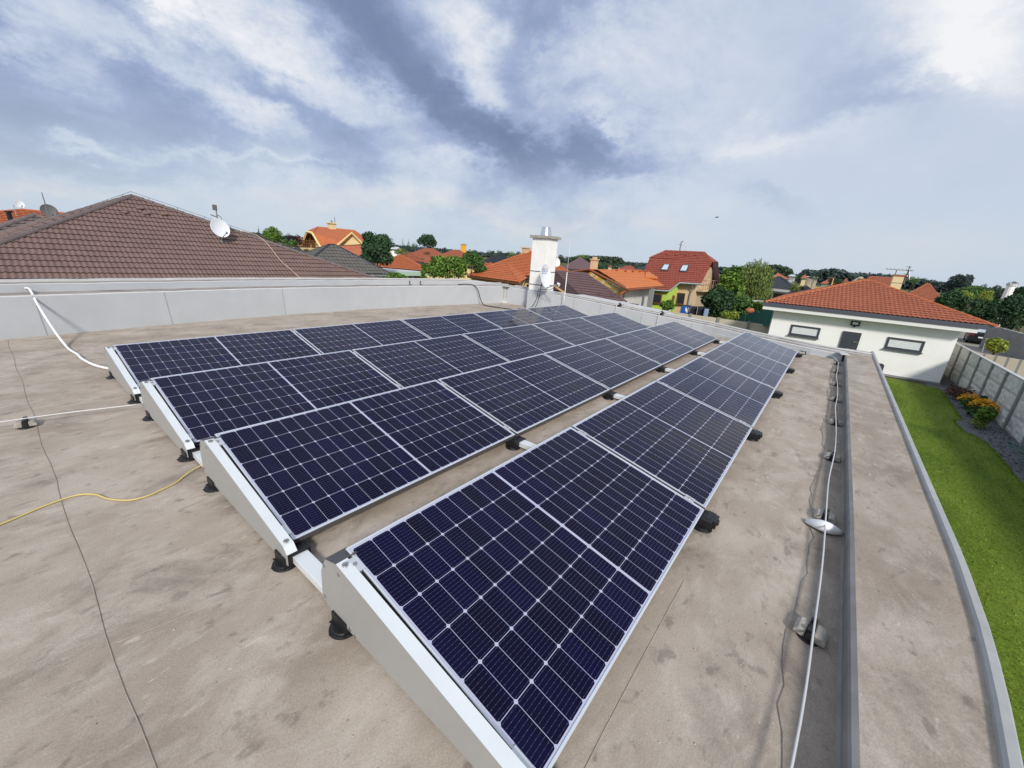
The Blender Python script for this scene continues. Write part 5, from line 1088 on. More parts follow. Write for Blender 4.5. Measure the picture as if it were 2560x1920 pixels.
m1 = Vector((cx.x - .1, cx.y + .2, zc1)); mt1 = Vector((m1.x, m1.y, zoff(2238, 674, m1))); mb.cyl(m1 - Vector((0, 0, .3)), mt1, .025, n=5); ax = Vector((-.25, .97, 0)); mb.tube([mt1 + ax * .55, mt1 - ax * .85], .018, n=5, sub=1)
for k in range(7): q = mt1 + ax * (.5 - k * .2); mb.tube([q + Vector((-.18, -.05, -.05)), q + Vector((.18, .05, .1))], .010, n=4, sub=1)
mb.build('aerial', M_['pole'], cc)
c = Vector((cx.x + .05, cx.y - .48, zc0 + .95)); dish('satellite_dish', 'narrow white dish seen edge on beside the bungalow chimney', c, (-.15, -1, .25), .30, .36, M_['dish'], arm=.3, depth=.07, mast=[c + Vector((0, .2, -.1)), c + Vector((0, .2, -.8))])
# --- orange roofs and yellow gable behind it
h12 = px_house('orange_roof_house', 'terracotta hip roof directly behind the white bungalow roof', 2262, 2385, (84, 82), 11, -.6, (2306, 707.5), 't_terra', 4.0, 3.6, detail=COARSE)
a, b = ad(2146, 715, 72), ad(2262, 712, 70); h13 = House('yellow_gable_house', 'small yellow gabled house with terracotta roof behind the bungalow', (a.x, a.y), (b.x, b.y), 9, ze=.2)
h13.ey = Vector((1, -.02, 0)).normalized()
h13.hip(M_['t_terra'], M_['t_terra'], zoff(2195, 691.5, h13.p(h13.w * .4, 4.5, 0)), 1.0, 1.0, COARSE, False); h13.walls(M_['cream_ch'], .5)
g_ = [ad(2135, 703, 69), ad(2155, 691.5, 69), ad(2170, 703, 69)]; mb = MB(); mb.prism([Vector((g_[0].x, g_[0].y, G0)), g_[0], g_[1], g_[2], Vector((g_[2].x, g_[2].y, G0))], (.8, .2, 0)); gw13 = mb.build('gable_wall', M_['cream_ch'], h13.t)
for px in (2149.5, 2160.5): p = ad(px, 700.5, 68.9); mb = MB(); mb.b2((p.x - .05, p.y - .16, p.z - .22), (p.x + .1, p.y + .16, p.z + .22)); mb.build('window', M_['wood'], gw13)
# --- dim roofs further back
dimh = [('aubergine_roof_house', 'maroon roofed house behind the chimney aerial pole', 1400, 1500, (74, 72), 12, .1, (1437, 641.5), 't_purple', 4.5, 5.5, 'peach'),
        ('slate_roof_house', 'dark slate roof just left of the tall red house', 1560, 1660, (80, 78), 11, .2, (1618, 659), 't_slate', 5, 3, 'soffit'),
        ('red_roof_house', 'small dull red roof between bright orange roof and forest', 1535, 1600, (130, 128), 10, -.4, (1575, 664), 't_red', 3, 3, 'peach'),
        ('orange_roof_house', 'distant long terracotta roof beside the pine wood right of the willow', 1926, 1974, (170, 172), 14, .6, (1940, 682), 't_terra', 2, 5, 'cream'),
        ('white_flat_house', 'distant white house with pale roof at the edge of the cereal field', 1967, 1990, (190, 188), 8, 1.6, (1978, 686), 't_white', 1, 1, 'white_wall'),
        ('orange_roof_house', 'tiny distant orange roof between two field side trees', 2000, 2018, (200, 200), 9, 1.2, (2009, 685), 't_terra', 4, 4, 'cream'),
        ('white_flat_house', 'distant white cubic villa above the cereal field', 2010, 2046, (210, 205), 10, 1.9, (2028, 691), 't_white', 1, 1, 'white_wall'),
        ('orange_roof_house', 'distant flat terracotta roof behind the grey lamp pole', 2052, 2100, (150, 148), 10, .2, (2075, 695), 't_terra', 3, 3, 'plaster'),
        ('orange_roof_house', 'distant terracotta roof right of the round dark shrub', 2098, 2136, (120, 116), 9, .2, (2112, 695), 't_terra', 4, 5, 'plaster'),
        ('orange_roof_house', 'orange gable peeping out left behind the yellow balcony house', 736, 772, (95, 92), 10, .6, (752, 589), 't_orange', 3, 2, 'cream'),
        ('slate_roof_house', 'low black roof below the purple tree', 725, 775, (58, 57), 9, -.2, (752, 614.5), 't_slate', 3, 3, 'plaster'),
        ('white_flat_house', 'far white flat building behind the dark bush', 950, 1005, (150, 150), 8, .9, (975, 616), 't_white', 1, 1, 'white_wall')]
for nm, lab, l, r, ed, dep, ze, apx_, m, il, ir, wm in dimh:
    px_house(nm, lab, l, r, ed, dep, ze, apx_, m, il, ir, wm, None, False)
rgd = random.Random(9)
for i, px in enumerate([1520, 1545, 1566, 1590, 1285, 1365, 1505, 1535, 1580]):
    d_ = [230, 200, 260, 300, 190, 220, 320, 270, 180][i]
    hh = px_house('village_house', 'tiny village house below the far wood, too small to single out', px - 6, px + 7, (d_, d_), 9, rgd.uniform(-.6, .4), (px, 668 - (1600 - px) * .06 + rgd.uniform(-3, 3)), rgd.choice(['t_terra', 't_red', 't_orange', 't_slate']), 3, 3, rgd.choice(['peach', 'white_wall', 'cream']), None, False)
    hh.t['group'] = 'tiny village houses below the far wood'
# ------------------------------------------------------------------ fences and yard things
cf = thing('concrete_fence', 'rough grey concrete panel fence along the gravel bed', 'fence', (25, -11.95, G0))
fx = [22.3 + 2.05 * k for k in range(-8, 7)]
for i, x in enumerate(fx):
    mb = MB(); mb.b2((x - .07, -12.03, G0), (x + .07, -11.86, -1.56)); mb.build('post', M_['fence_post'], cf, bevel=.012)
    if i < len(fx) - 1:
        rgp = random.Random(i)
        for k in range(3):
            z0 = G0 + .01 + k * .635; mb = MB(); vs = []; fs = []; nx, nz = 14, 6   # rough cast stone face
            for a in range(nx + 1):
                for b in range(nz + 1):
                    ed = (a in (0, nx) or b in (0, nz)); vs.append((x + .072 + (2.05 - .144) * a / nx, -11.905 - (.0 if not ed else .03) + (0 if ed else rgp.uniform(-.02, .02)), z0 + .622 * b / nz))
            for a in range(nx):
                for b in range(nz): q = a * (nz + 1) + b; fs.append((q, q + nz + 1, q + nz + 2, q + 1))
            mb.add(vs, fs); mb.b2((x + .072, -11.985, z0), (x + 1.978, -11.94, z0 + .622)); mb.build('panel', M_['fence_pan'], cf)
mb = MB(); mb.b2((fx[0], -12.02, -1.585), (fx[-1], -11.88, -1.55)); mb.build('top_cap', M_['lip'], cf)
bf = thing('concrete_fence', 'low beige concrete panel wall beyond the end parapet', 'fence', (34, 3, G0))
for k in range(7):
    y = 9.4 - 2.1 * k; mb = MB(); mb.b2((33.98, y - .09, G0), (34.2, y + .09, -1.93)); mb.build('post', M_['fence_post'], bf)
    if k < 6: mb = MB(); mb.b2((34.06, y - 2.01, G0), (34.12, y - .09, -1.99)); mb.build('panel', M_['beige_pan'], bf)
a, b = at(2436, 880.5, -1.9), at(2590, 905, -1.9); nb = thing('concrete_fence', 'pale beige panel wall of the right hand neighbour behind the grey fence', 'fence', ((a.x + b.x) / 2, (a.y + b.y) / 2, G0)); u_ = (b - a); u_.z = 0; Lb = u_.length; u_.normalize(); v_ = Vector((-u_.y, u_.x, 0))
for k in range(5):
    p, q = a + u_ * (Lb * k / 5), a + u_ * (Lb * (k + 1) / 5)
    mb = MB(); mb.prism([Vector((p.x, p.y, G0)), Vector((q.x, q.y, G0)) - u_ * .1, q - u_ * .1, p], v_ * .05); mb.build('panel', M_['beige_pan'], nb)
    mb = MB(); mb.prism([Vector((q.x, q.y, G0)) - u_ * .1, Vector((q.x, q.y, G0)), q, q - u_ * .1], v_ * .09); mb.build('post', M_['fence_post'], nb)
a, b = at(2470, 814.5, -1.5), at(2600, 840, -1.5); u_ = b - a; u_.z = 0; u_.normalize(); v_ = Vector((-u_.y, u_.x, 0))
mb = MB(); n_ = 24; rgw = random.Random(4); top_ = [a + (b - a) * (k / n_) + Vector((0, 0, rgw.uniform(-.05, .05) - (.12 if k > 14 else 0))) for k in range(n_ + 1)]
mb.loop([[Vector((p.x, p.y, G0)), p, p + v_ * .3, Vector((p.x, p.y, G0)) + v_ * .3] for p in top_]); o = mb.build('garden_wall', M_['greywall'], loc=(a.x, a.y, G0)); tag(o, 'rough dark grey garden wall at the right edge below dark trees', 'wall')
gfn = thing('garden_fence', 'green netting fence on grey posts left of the white bungalow', 'fence', (38, 0, G0))
T0, T1 = ad(1934, 767, 33.6), ad(1834, 796, 46); Bz0, Bz1 = -2.5, G0
gp = []
for f in (0, .16, .34, .55, .78, 1): p = T0 + (T1 - T0) * f; gp.append((p, max(G0, ad(1280 + (px_ := 1934 - 100 * f) - 1280, 811 - 15 * f, math.hypot(p.x - CAM.x, p.y - CAM.y)).z - .2)))
for i in range(len(gp) - 1):
    (p, z0), (q, z1) = gp[i], gp[i + 1]; mb = MB(); mb.prism([Vector((p.x, p.y, z0)), p, q, Vector((q.x, q.y, z1))], (.03, .05, 0)); mb.build('netting', M_['greenmesh'], gfn)
for p, z0 in gp:
    mb = MB(); mb.cyl((p.x - .06, p.y - .08, G0), (p.x - .06, p.y - .08, p.z + .06), .045, n=6); mb.build('post', M_['galv'], gfn)
mb = MB(); mb.cyl(ad(1896, 779, 37), ad(1912, 806, 36), .03, n=5); mb.build('brace', M_['galv'], gfn)
# tanks by the peach wall
for (x0, x1, yt, yb, m, lab, d) in ((1699, 1723, 765, 786, 'barrel_blue', 'blue water tank with white smears, leftmost of the tank row', 45), (1724, 1740, 768, 788, 'barrel', 'dark water tank second from the left by the peach house', 44.5), (1741, 1757, 769, 789, 'barrel', 'dark water tank third from the left by the peach house', 44), (1757.5, 1769, 771, 790, 'barrel_lb', 'pale blue water tank at the right end of the row', 43.5)):
    a, b = ad(x0, yb, d), ad(x1, yb, d); zt = zoff((x0 + x1) / 2, yt, (a + b) / 2); u_ = b - a; u_.z = 0; w_ = u_.length; u_.normalize(); v_ = Vector((-u_.y, u_.x, 0)); v_ = v_ if v_.x > 0 else -v_
    t = thing('water_tank', lab, 'tank', ((a.x + b.x) / 2, (a.y + b.y) / 2, G0), 'water tanks in a row by the peach house'); c_ = (a + b) / 2 + v_ * .4; fr_ = Matrix((u_, v_, Vector((0, 0, 1)))).transposed()
    mb = MB(); mb.box((c_.x, c_.y, (G0 + zt) / 2), (w_, .8, zt - G0), fr_); mb.build('body', M_[m], t, bevel=.09)
    mb = MB(); mb.box((c_.x, c_.y, zt + .03), (w_ * 1.04, .84, .07), fr_); mb.build('rim', M_['barrel'], t, bevel=.02)
    if m == 'barrel_blue':
        rgx = random.Random(6)
        for k in range(5):
            q = c_ - v_ * .405 + u_ * (w_ * (.05 + .09 * k)); z = zt - .3 - .1 * (k % 3); mb = MB(); mb.prism([q + Vector((0, 0, z)) + u_ * (rgx.uniform(.02, .07) * math.cos(a_)) + Vector((0, 0, rgx.uniform(.08, .2) * math.sin(a_))) for a_ in [j * 1.047 for j in range(6)]] if False else [Vector((q.x, q.y, z)) + u_ * (.06 * math.cos(j * 1.047)) + Vector((0, 0, .2 * math.sin(j * 1.047))) for j in range(6)], -v_ * .01); mb.build('white_smear', M_['hose'], t)
pz = ad(1873, 784, 41); t = thing('clay_pot', 'round terracotta pot in front of the hedge', 'pot', (pz.x, pz.y, pz.z))
mb = MB(); mb.loop([[(pz.x + r * math.cos(k * .393), pz.y + r * math.sin(k * .393), pz.z + z) for k in range(16)] for z, r in ((0, .2), (.12, .34), (.28, .38), (.4, .30), (.44, .24), (.48, .27), (.47, .2), (.36, .18))]); mb.build('body', M_['clay'], t, smooth=True)
mb = MB(); mb.cyl((pz.x, pz.y, G0), (pz.x, pz.y, pz.z), .25, n=10); mb.build('pedestal', M_['fence_post'], t)
p = at(1775 + 35, 795, -2.6); 
a, b = ad(1863, 760, 56), ad(1906, 763, 54); gh = House('garden_shed', 'small white shed with square panel behind the hedge', (a.x, a.y), (b.x, b.y), 3, ze=-1.6); gh.walls(M_['white_wall'], 0.0); gh.box('roof', M_['t_white'], -.1, gh.w + .1, -.1, 3.1, -1.64, -1.5); gh.box('door', M_['blind'], .15, 1.35, -.06, .02, -2.8, -1.8)
# car behind the bungalow
cp0 = at(2448, 862, G0); t = thing('parked_car', 'black car seen from behind beside the grey garden wall', 'car', (cp0.x, cp0.y, G0))
cu = Vector((-.12, -.99, 0)).normalized(); cv = Vector((.99, -.12, 0)).normalized()
def cpt(x, y, z): q = cp0 + cu * x + cv * y; return Vector((q.x, q.y, G0 + z))
def csec(y, hw, z0, z1, tw): return [cpt(-hw, y, z0), cpt(hw, y, z0), cpt(hw, y, z0 + .35), cpt(hw * .99, y, (z0 + z1) / 2 + .1), cpt(tw, y, z1), cpt(-tw, y, z1), cpt(-hw * .99, y, (z0 + z1) / 2 + .1), cpt(-hw, y, z0 + .35)]
mb = MB(); mb.loop([csec(0, .84, .35, 1.0, .75), csec(.12, .92, .3, 1.1, .78), csec(.6, .93, .25, 1.78, .62), csec(1.4, .93, .25, 1.85, .66), csec(2.6, .93, .25, 1.78, .62), csec(3.3, .92, .25, 1.12, .76), csec(4.3, .88, .3, .95, .72), csec(4.5, .8, .35, .8, .7)]); mb.build('body', M_['carpaint'], t, smooth=False, bevel=.02)
mb = MB(); mb.prism([cpt(-.62, .19, 1.18), cpt(.62, .19, 1.18), cpt(.55, .52, 1.66), cpt(-.55, .52, 1.66)], (-.02, .0, .0)); mb.build('rear_window', M_['pane_sky'], t)
for s_ in (-1, 1):
    mb = MB(); mb.prism([cpt(s_ * .88, .06, .85), cpt(s_ * .60, .03, .85), cpt(s_ * .60, .05, 1.0), cpt(s_ * .88, .1, 1.0)], (-.05, 0, 0)); mb.build('tail_light', M_['tail'], t)
    for y in (.9, 3.6): mb = MB(); mb.cyl(cpt(s_ * .72, y, .33), cpt(s_ * .94, y, .33), .33, n=16); w_ = mb.build('wheel', M_['rubber'], t); mb = MB(); mb.cyl(cpt(s_ * .935, y, .33), cpt(s_ * .95, y, .33), .2, n=12); mb.build('rim', M_['galv'], w_)
mb = MB(); mb.prism([cpt(-.26, -.01, .62), cpt(.26, -.01, .62), cpt(.26, -.01, .74), cpt(-.26, -.01, .74)], (-.02, 0, 0)); mb.build('number_plate', M_['hose'], t)
# grey gate frame and white mast at the right
g0 = ad(2466, 850, 41); t = thing('gate_frame', 'pale grey tubular gate frame left of the lime shrub', 'gate', (g0.x, g0.y, G0)); g1, g2, g3 = ad(2455, 880, 41), ad(2466, 847, 41), ad(2515, 852, 41); mb = MB(); mb.tube([g1, g2, g3], .035, n=6, sub=1); mb.tube([ad(2460, 866, 41), ad(2500, 872, 41)], .03, n=6, sub=1); mb.build('frame', M_['galv'], t)
p0 = ad(2516, 745, 95); t = thing('white_mast', 'tall white tower like chimney among the dark trees at right', 'mast', p0); p1 = ad(2528, 715, 95); mb = MB(); mb.cyl((p1.x, p1.y, G0), p1, .62, .45, n=12); mb.build('shaft', M_['white_wall'], t); mb = MB(); mb.cyl(p1, p1 + Vector((0, 0, .35)), .55, n=12); mb.build('cap', M_['t_white'], t)
p0 = ad(2078, 716, 60); p1 = ad(2084, 695, 60); t = thing('lamp_pole', 'thin pale pole standing left of the bungalow ridge', 'pole', p0); mb = MB(); mb.cyl((p0.x, p0.y, G0), p0, .07, n=6); mb.cyl(p0, p1, .07, .05, n=6); mb.build('shaft', M_['timber'], t); mb = MB(); mb.cyl(p1, p1 + Vector((.1, .5, .05)), .05, n=6); mb.build('arm', M_['pole'], t)
b0 = ad(1792, 543.5, 90); t = thing('bird', 'tiny dark bird gliding in the pale sky above the willow', 'bird', b0)
mb = MB(); rv = RIGHT.copy(); fw = Vector((rv.y, -rv.x, 0)).normalized()
mb.loop([[b0 + rv * x + Vector((0, 0, r * math.cos(k * 1.047))) + fw * (r * math.sin(k * 1.047)) for k in range(6)] for x, r in ((-.42, .01), (-.2, .06), (.1, .07), (.28, .03), (.36, .005))])
for s_ in (1, -1): mb.add([b0 + rv * -.08, b0 + rv * .14, b0 + fw * (s_ * .35) + Vector((0, 0, .16)) + rv * .18, b0 + fw * (s_ * .75) + Vector((0, 0, .12)) - rv * .1, b0 + fw * (s_ * .35) + Vector((0, 0, .14)) - rv * .02], [(0, 1, 2, 4), (4, 2, 3)])
mb.build('body', M_['black'], t)

# ------------------------------------------------------------------ trees and plants
def leaf_quad(vs, fs, p, n, s, rg, asp=.55):
    a = n.orthogonal().normalized(); b = n.cross(a); t = rg.uniform(0, 6.283); u = a * math.cos(t) + b * math.sin(t); v = n.cross(u); k = len(vs)
    vs += [p - u * s, p + v * (s * asp), p + u * s, p - v * (s * asp)]; fs.append((k, k + 1, k + 2, k + 3))
def crown_mesh(lobes, n, ls, rg, flat=.75, shell=.55):
    vs, fs = [], []; wts = [l[1][0] * l[1][1] + l[1][0] * l[1][2] for l in lobes]
    for l, k in zip(lobes, rg.choices(range(len(lobes)), wts, k=n)) if False else ((lobes[k], k) for k in rg.choices(range(len(lobes)), wts, k=n)):
        c, r = l; d = Vector((rg.gauss(0, 1), rg.gauss(0, 1), rg.gauss(0, 1) + .15)).normalized(); q = shell + (1 - shell) * rg.random() ** .6; q *= rg.uniform(.86, 1.10)
        p = Vector((c[0] + d.x * r[0] * q, c[1] + d.y * r[1] * q, c[2] + d.z * r[2] * q))
        nn = (d + Vector((rg.gauss(0, 1), rg.gauss(0, 1), rg.gauss(0, 1) + .5)) * flat).normalized()
        leaf_quad(vs, fs, p, nn, ls * rg.uniform(.6, 1.35), rg)
    mb = MB(); mb.v = [tuple(v) for v in vs]; mb.f = fs; mb.uv = [None] * len(fs); return mb
def limbs(base, top, lobes, r, rg):
    mb = MB(); mid = base + (top - base) * .5 + Vector((rg.uniform(-.1, .1), rg.uniform(-.1, .1), 0)) * r * 4
    mb.tube([base, mid, top], [r, r * .72, r * .35], n=7, sub=1)
    for c, q in lobes[:7]: s_ = base + (top - base) * rg.uniform(.35, .8); mb.tube([s_, (s_ + Vector(c)) / 2 + Vector((0, 0, q[2] * .15)), Vector(c)], [r * .4, r * .26, r * .1], n=5, sub=1)
    return mb
TC = [0]
def tree(name, label, x0, x1, yt, yb, d, leaf, n=1600, ls=None, kind='round', trunk=True, cat='tree', group=None, gz=G0, nl=9):
    TC[0] += 1; rg = random.Random(100 + TC[0]); cx = (x0 + x1) / 2
    c = ad(cx, (yt + yb) / 2, d); zt = zoff(cx, yt, c); zb = max(gz, zoff(cx, yb, c))
    a, b = ad(x0, yb, d), ad(x1, yb, d); rw = (b - a).length / 2; hh = (zt - zb); cz = (zt + zb) / 2
    ls = ls or max(.05, min(rw, hh) * .085); lobes = []
    if kind == 'cone':
        for k in range(7): f = k / 6; r = rw * (1 - f) * .9 + rw * .08; lobes.append(((c.x, c.y, zb + hh * (f * .92 + .05)), (r, r, hh * .10)))
    elif kind == 'tall':
        for k in range(nl): f = rg.random(); r = rw * rg.uniform(.34, .55) * (1.15 - .5 * f); an = rg.uniform(0, 6.28); q = rw * .72 * (1 - f * .45); lobes.append(((c.x + q * math.cos(an), c.y + q * math.sin(an), zb + hh * (.15 + .70 * f)), (r, r, hh * .2)))
    else:
        lobes.append(((c.x, c.y, cz), (rw * .72, rw * .72, hh * .38)))
        for k in range(nl):
            an = rg.uniform(0, 6.28); el_ = rg.uniform(-.5, 1.15); r = rw * rg.uniform(.30, .48)
            lobes.append(((c.x + rw * .68 * math.cos(an) * math.cos(el_), c.y + rw * .68 * math.sin(an) * math.cos(el_), cz + hh * .33 * math.sin(el_)), (r, r, min(r * 1.0, hh * .26))))
    base = Vector((c.x, c.y, gz)); t = thing(name, label, cat, base, group)
    crown_mesh(lobes, n, ls, rg).build('crown' if trunk else 'foliage', LEAF[leaf], t)
    if trunk: limbs(base, Vector((c.x, c.y, zb + hh * .7)), lobes, max(.05, min(.35, hh * .03)), rg).build('trunk', M_['bark'], t)
    return t
tree('leafy_tree', 'bright green rounded tree right of the brown roof dish', 655, 708, 562, 618, 58, 'bright', 2600, nl=12)
tree('conifer_tree', 'thin dark conifer left of the bright green tree', 639, 656, 568, 606, 63, 'dark', 700, kind='cone')
tree('garden_shrub', 'olive shrub below the purple tree', 698, 748, 597, 620, 50, 'mid', 900)
tree('purple_tree', 'dark purple leaved tree left of the yellow balcony house', 716, 756, 586, 616, 62, 'purple', 1500)
tree('leafy_tree', 'dark tree just behind the purple leaved tree', 712, 732, 580, 604, 80, 'dark', 600)
tree('evergreen_bush', 'big dark spiky evergreen bush right of the yellow house', 890, 996, 582, 664, 42, 'dark', 5600, kind='tall', nl=24)
tree('leafy_tree', 'distant dark round tree just behind the spiky evergreen bush', 944, 983, 585, 616, 100, 'dark', 1000)
tree('conifer_tree', 'slim cypress, left of two conifers before the big round tree', 1002, 1012, 594, 624, 105, 'dark', 400, kind='cone'); tree('conifer_tree', 'pointed conifer between slim cypress and big round tree', 1013, 1030, 599, 624, 105, 'dark', 500, kind='cone')
tree('leafy_tree', 'low dark tree on the long terracotta roof ridge line', 1027, 1046, 607, 622, 110, 'mid', 400)
tree('leafy_tree', 'big round dark tree standing alone on the skyline', 1042, 1092, 586, 624, 120, 'dark', 2400, nl=14)
tree('garden_shrub', 'olive green shrub left of the low orange roof', 985, 1027, 622, 642, 62, 'olive', 700, trunk=False, cat='shrub'); tree('garden_shrub', 'small dark shrub on the terracotta roof line left of the chimney', 1057, 1078, 629, 641, 64, 'dark', 300, trunk=False, cat='shrub')
tree('garden_bush', 'big sunlit green bush right of the mint carport', 1068, 1172, 640, 704, 33, 'bright', 5200, ls=.11, nl=16); tree('garden_bush', 'grassy dark green bush left of the orange hip roof', 1146, 1213, 629, 684, 41, 'mid', 3400, kind='tall', nl=14)
tree('garden_bush', 'dark narrow bush behind the sunlit bush and yellow chimney house', 1075, 1098, 636, 660, 45, 'dark', 500)
tree('young_shrub', 'yellow green young leaves above the tall parapet, by the grey roof', 964, 1024, 680, 706, 21, 'bright', 800, ls=.10, trunk=False, cat='shrub', nl=7); tree('young_shrub', 'slender upright plant in front of the mint fascia', 1053, 1069, 655, 706, 24, 'bright', 500, ls=.10, kind='tall', cat='shrub')
for i, (x0, x1, yt, yb, d, lf, lab) in enumerate(((1168, 1180, 621, 637, 150, 'dark', 'small dark far tree right of the yellow chimney'), (1179, 1196, 623, 640, 140, 'mid', 'green far tree over the grassy bush'), (1215, 1238, 622, 646, 150, 'dark', 'dark far tree rising over the left end of the slate roof'),
        (1239, 1258, 625, 643, 170, 'dark', 'second dark far tree over the slate roof'), (1258, 1281, 629, 643, 180, 'dark', 'low dark far tree over the slate roof middle'), (1269, 1291, 624, 654, 85, 'olive', 'olive tree in front of the slate roof'), (1303, 1323, 621, 640, 170, 'dark', 'dark far tree left of the tan chimney'),
        (1290, 1306, 628, 640, 180, 'dark', 'small dark far tree beside the one left of the tan chimney'), (1391, 1412, 636, 652, 170, 'dark', 'dark far tree right of the roof chimney'), (1410, 1440, 640, 650, 220, 'dark', 'low dark trees behind the maroon roof'), (1438, 1470, 636, 650, 110, 'bright', 'bright green tree top behind the maroon roof'))):
    tree('leafy_tree', lab, x0, x1, yt, yb, d, lf, 500, group=None)
tree('leafy_tree', 'light green garden tree between the red house and the willow', 1786, 1866, 662, 775, 52, 'bright', 4200, kind='tall', nl=16, ls=.2); tree('garden_bush', 'dark dense bush hiding the red house corner', 1756, 1832, 708, 806, 45, 'dark', 3800, ls=.17, nl=14); tree('garden_bush', 'mid green bush between dark bush and clay pot', 1815, 1880, 735, 802, 46, 'mid', 3000, ls=.16, nl=12)
tree('garden_shrub', 'low yellow green shrub in front of the beige wall', 1800, 1850, 775, 806, 40, 'lime', 900, trunk=False, cat='shrub'); tree('garden_shrub', 'small large leaved shrub before the lime wall', 1652, 1684, 749, 780, 42, 'bright', 700, ls=.2, trunk=False, cat='shrub'); tree('leafy_tree', 'small olive tree right of the slate house windows', 1972, 2012, 708, 738, 50, 'olive', 900)
tree('garden_shrub', 'round dark shrub left of the pale pole', 2062, 2112, 694, 720, 95, 'dark', 1200, trunk=False, cat='shrub'); tree('leafy_tree', 'lone dark young tree in the cereal field', 1977, 1987, 701, 712, 110, 'mid', 200)
for (x0, x1, yt, yb, d, lf, n, lab) in ((2020, 2050, 685, 704, 170, 'dark', 500, 'dark field tree right of the white villa'), (1985, 2005, 683, 702, 180, 'dark', 500, 'dark field tree between white house and orange roof'), (2266, 2300, 690, 712, 130, 'mid', 700, 'dull green tree right of the bungalow aerials'), (2302, 2327, 694, 712, 140, 'dark', 500, 'dark tree over the rear terracotta ridge'), (2343, 2358, 701, 714, 150, 'dark', 250, 'tiny dark tree left of the huge dark tree'),
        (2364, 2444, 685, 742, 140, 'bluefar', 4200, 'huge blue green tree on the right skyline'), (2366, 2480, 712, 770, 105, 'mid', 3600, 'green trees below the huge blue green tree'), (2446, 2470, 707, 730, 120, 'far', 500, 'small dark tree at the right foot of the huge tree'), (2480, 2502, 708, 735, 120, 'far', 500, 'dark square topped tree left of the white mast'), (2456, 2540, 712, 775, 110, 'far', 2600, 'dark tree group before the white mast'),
        (2312, 2432, 726, 812, 72, 'dark', 5200, 'dark tree touching the bungalow roof hip'), (2384, 2440, 724, 760, 78, 'lime', 1500, 'sunlit yellow green tree in the middle of the right trees'), (2440, 2488, 722, 765, 76, 'lime', 1500, 'second sunlit yellow green tree further right'), (2402, 2512, 738, 835, 64, 'dark', 5600, 'large dark tree above the bungalow roof corner'), (2476, 2600, 732, 840, 60, 'dark', 6500, 'large dark tree at the right edge above the wall'),
        (2520, 2610, 708, 780, 88, 'dark', 3400, 'dark tree at the right edge behind the mast'), (2540, 2610, 742, 790, 66, 'mid', 1500, 'olive tree cut by the right edge'), (2516, 2547, 702, 720, 97, 'red', 500, 'sparse brownish crown beside the white mast')):
    tree('leafy_tree', lab, x0, x1, yt, yb, d, lf, n)
# willow with hanging strands
rg = random.Random(77); wc = ad(1886, 700, 60); wt = zoff(1886, 640, wc); wr = (ad(1836, 700, 60) - ad(1938, 700, 60)).length / 2
t = thing('willow_tree', 'tall olive weeping willow between red and slate houses', 'tree', (wc.x, wc.y, G0)); vs, fs = [], []
hd_ = []
for k in range(190):
    an = rg.uniform(0, 6.28); q = math.sqrt(rg.random()); hx, hy = wc.x + wr * .9 * q * math.cos(an), wc.y + wr * .9 * q * math.sin(an)
    top = wt - (wt - G0) * (.02 + .22 * q * q + rg.uniform(0, .16)); L_ = (top - G0) * rg.uniform(.35, .8); hd_.append(Vector((hx, hy, top)))
    nl_ = int(L_ / .16); sx, sy = rg.uniform(-.12, .12), rg.uniform(-.12, .12)
    for j in range(nl_):
        f = j / nl_; p = Vector((hx + math.cos(an) * .35 * math.sin(f * 1.5) + sx * f + rg.gauss(0, .07), hy + math.sin(an) * .35 * math.sin(f * 1.5) + sy * f + rg.gauss(0, .07), top - L_ * f + .25 * math.sin(min(1, f * 3) * 3.14)))
        for _ in range(2):
            u = Vector((rg.gauss(0, .25), rg.gauss(0, .25), -1)).normalized(); sd = u.orthogonal().normalized(); sd = (sd * math.cos(j) + u.cross(sd) * math.sin(j)); s_ = rg.uniform(.10, .2); q_ = p + Vector((rg.gauss(0, .08), rg.gauss(0, .08), rg.gauss(0, .06))); k_ = len(vs); vs += [q_, q_ + sd * s_ * .3 + u * s_, q_ + u * s_ * 2, q_ - sd * s_ * .3 + u * s_]; fs.append((k_, k_ + 1, k_ + 2, k_ + 3))
mb = MB(); mb.v = [tuple(v) for v in vs]; mb.f = fs; mb.uv = [None] * len(fs); mb.build('crown', LEAF['olive'], t)
mb = MB(); bs = Vector((wc.x, wc.y, G0)); mb.tube([bs, bs + Vector((.2, .1, 2.2)), bs + Vector((.1, -.1, (wt - G0) * .75))], [.4, .3, .12], n=8, sub=2)
for k in range(14): h_ = hd_[k * 13]; s0 = bs + Vector((.15, 0, 1.8 + k * .12)); mb.tube([s0, (s0 + h_) / 2 + Vector((0, 0, .9)), h_], [.13, .08, .02], n=5, sub=2)
mb.build('trunk', M_['bark'], t)
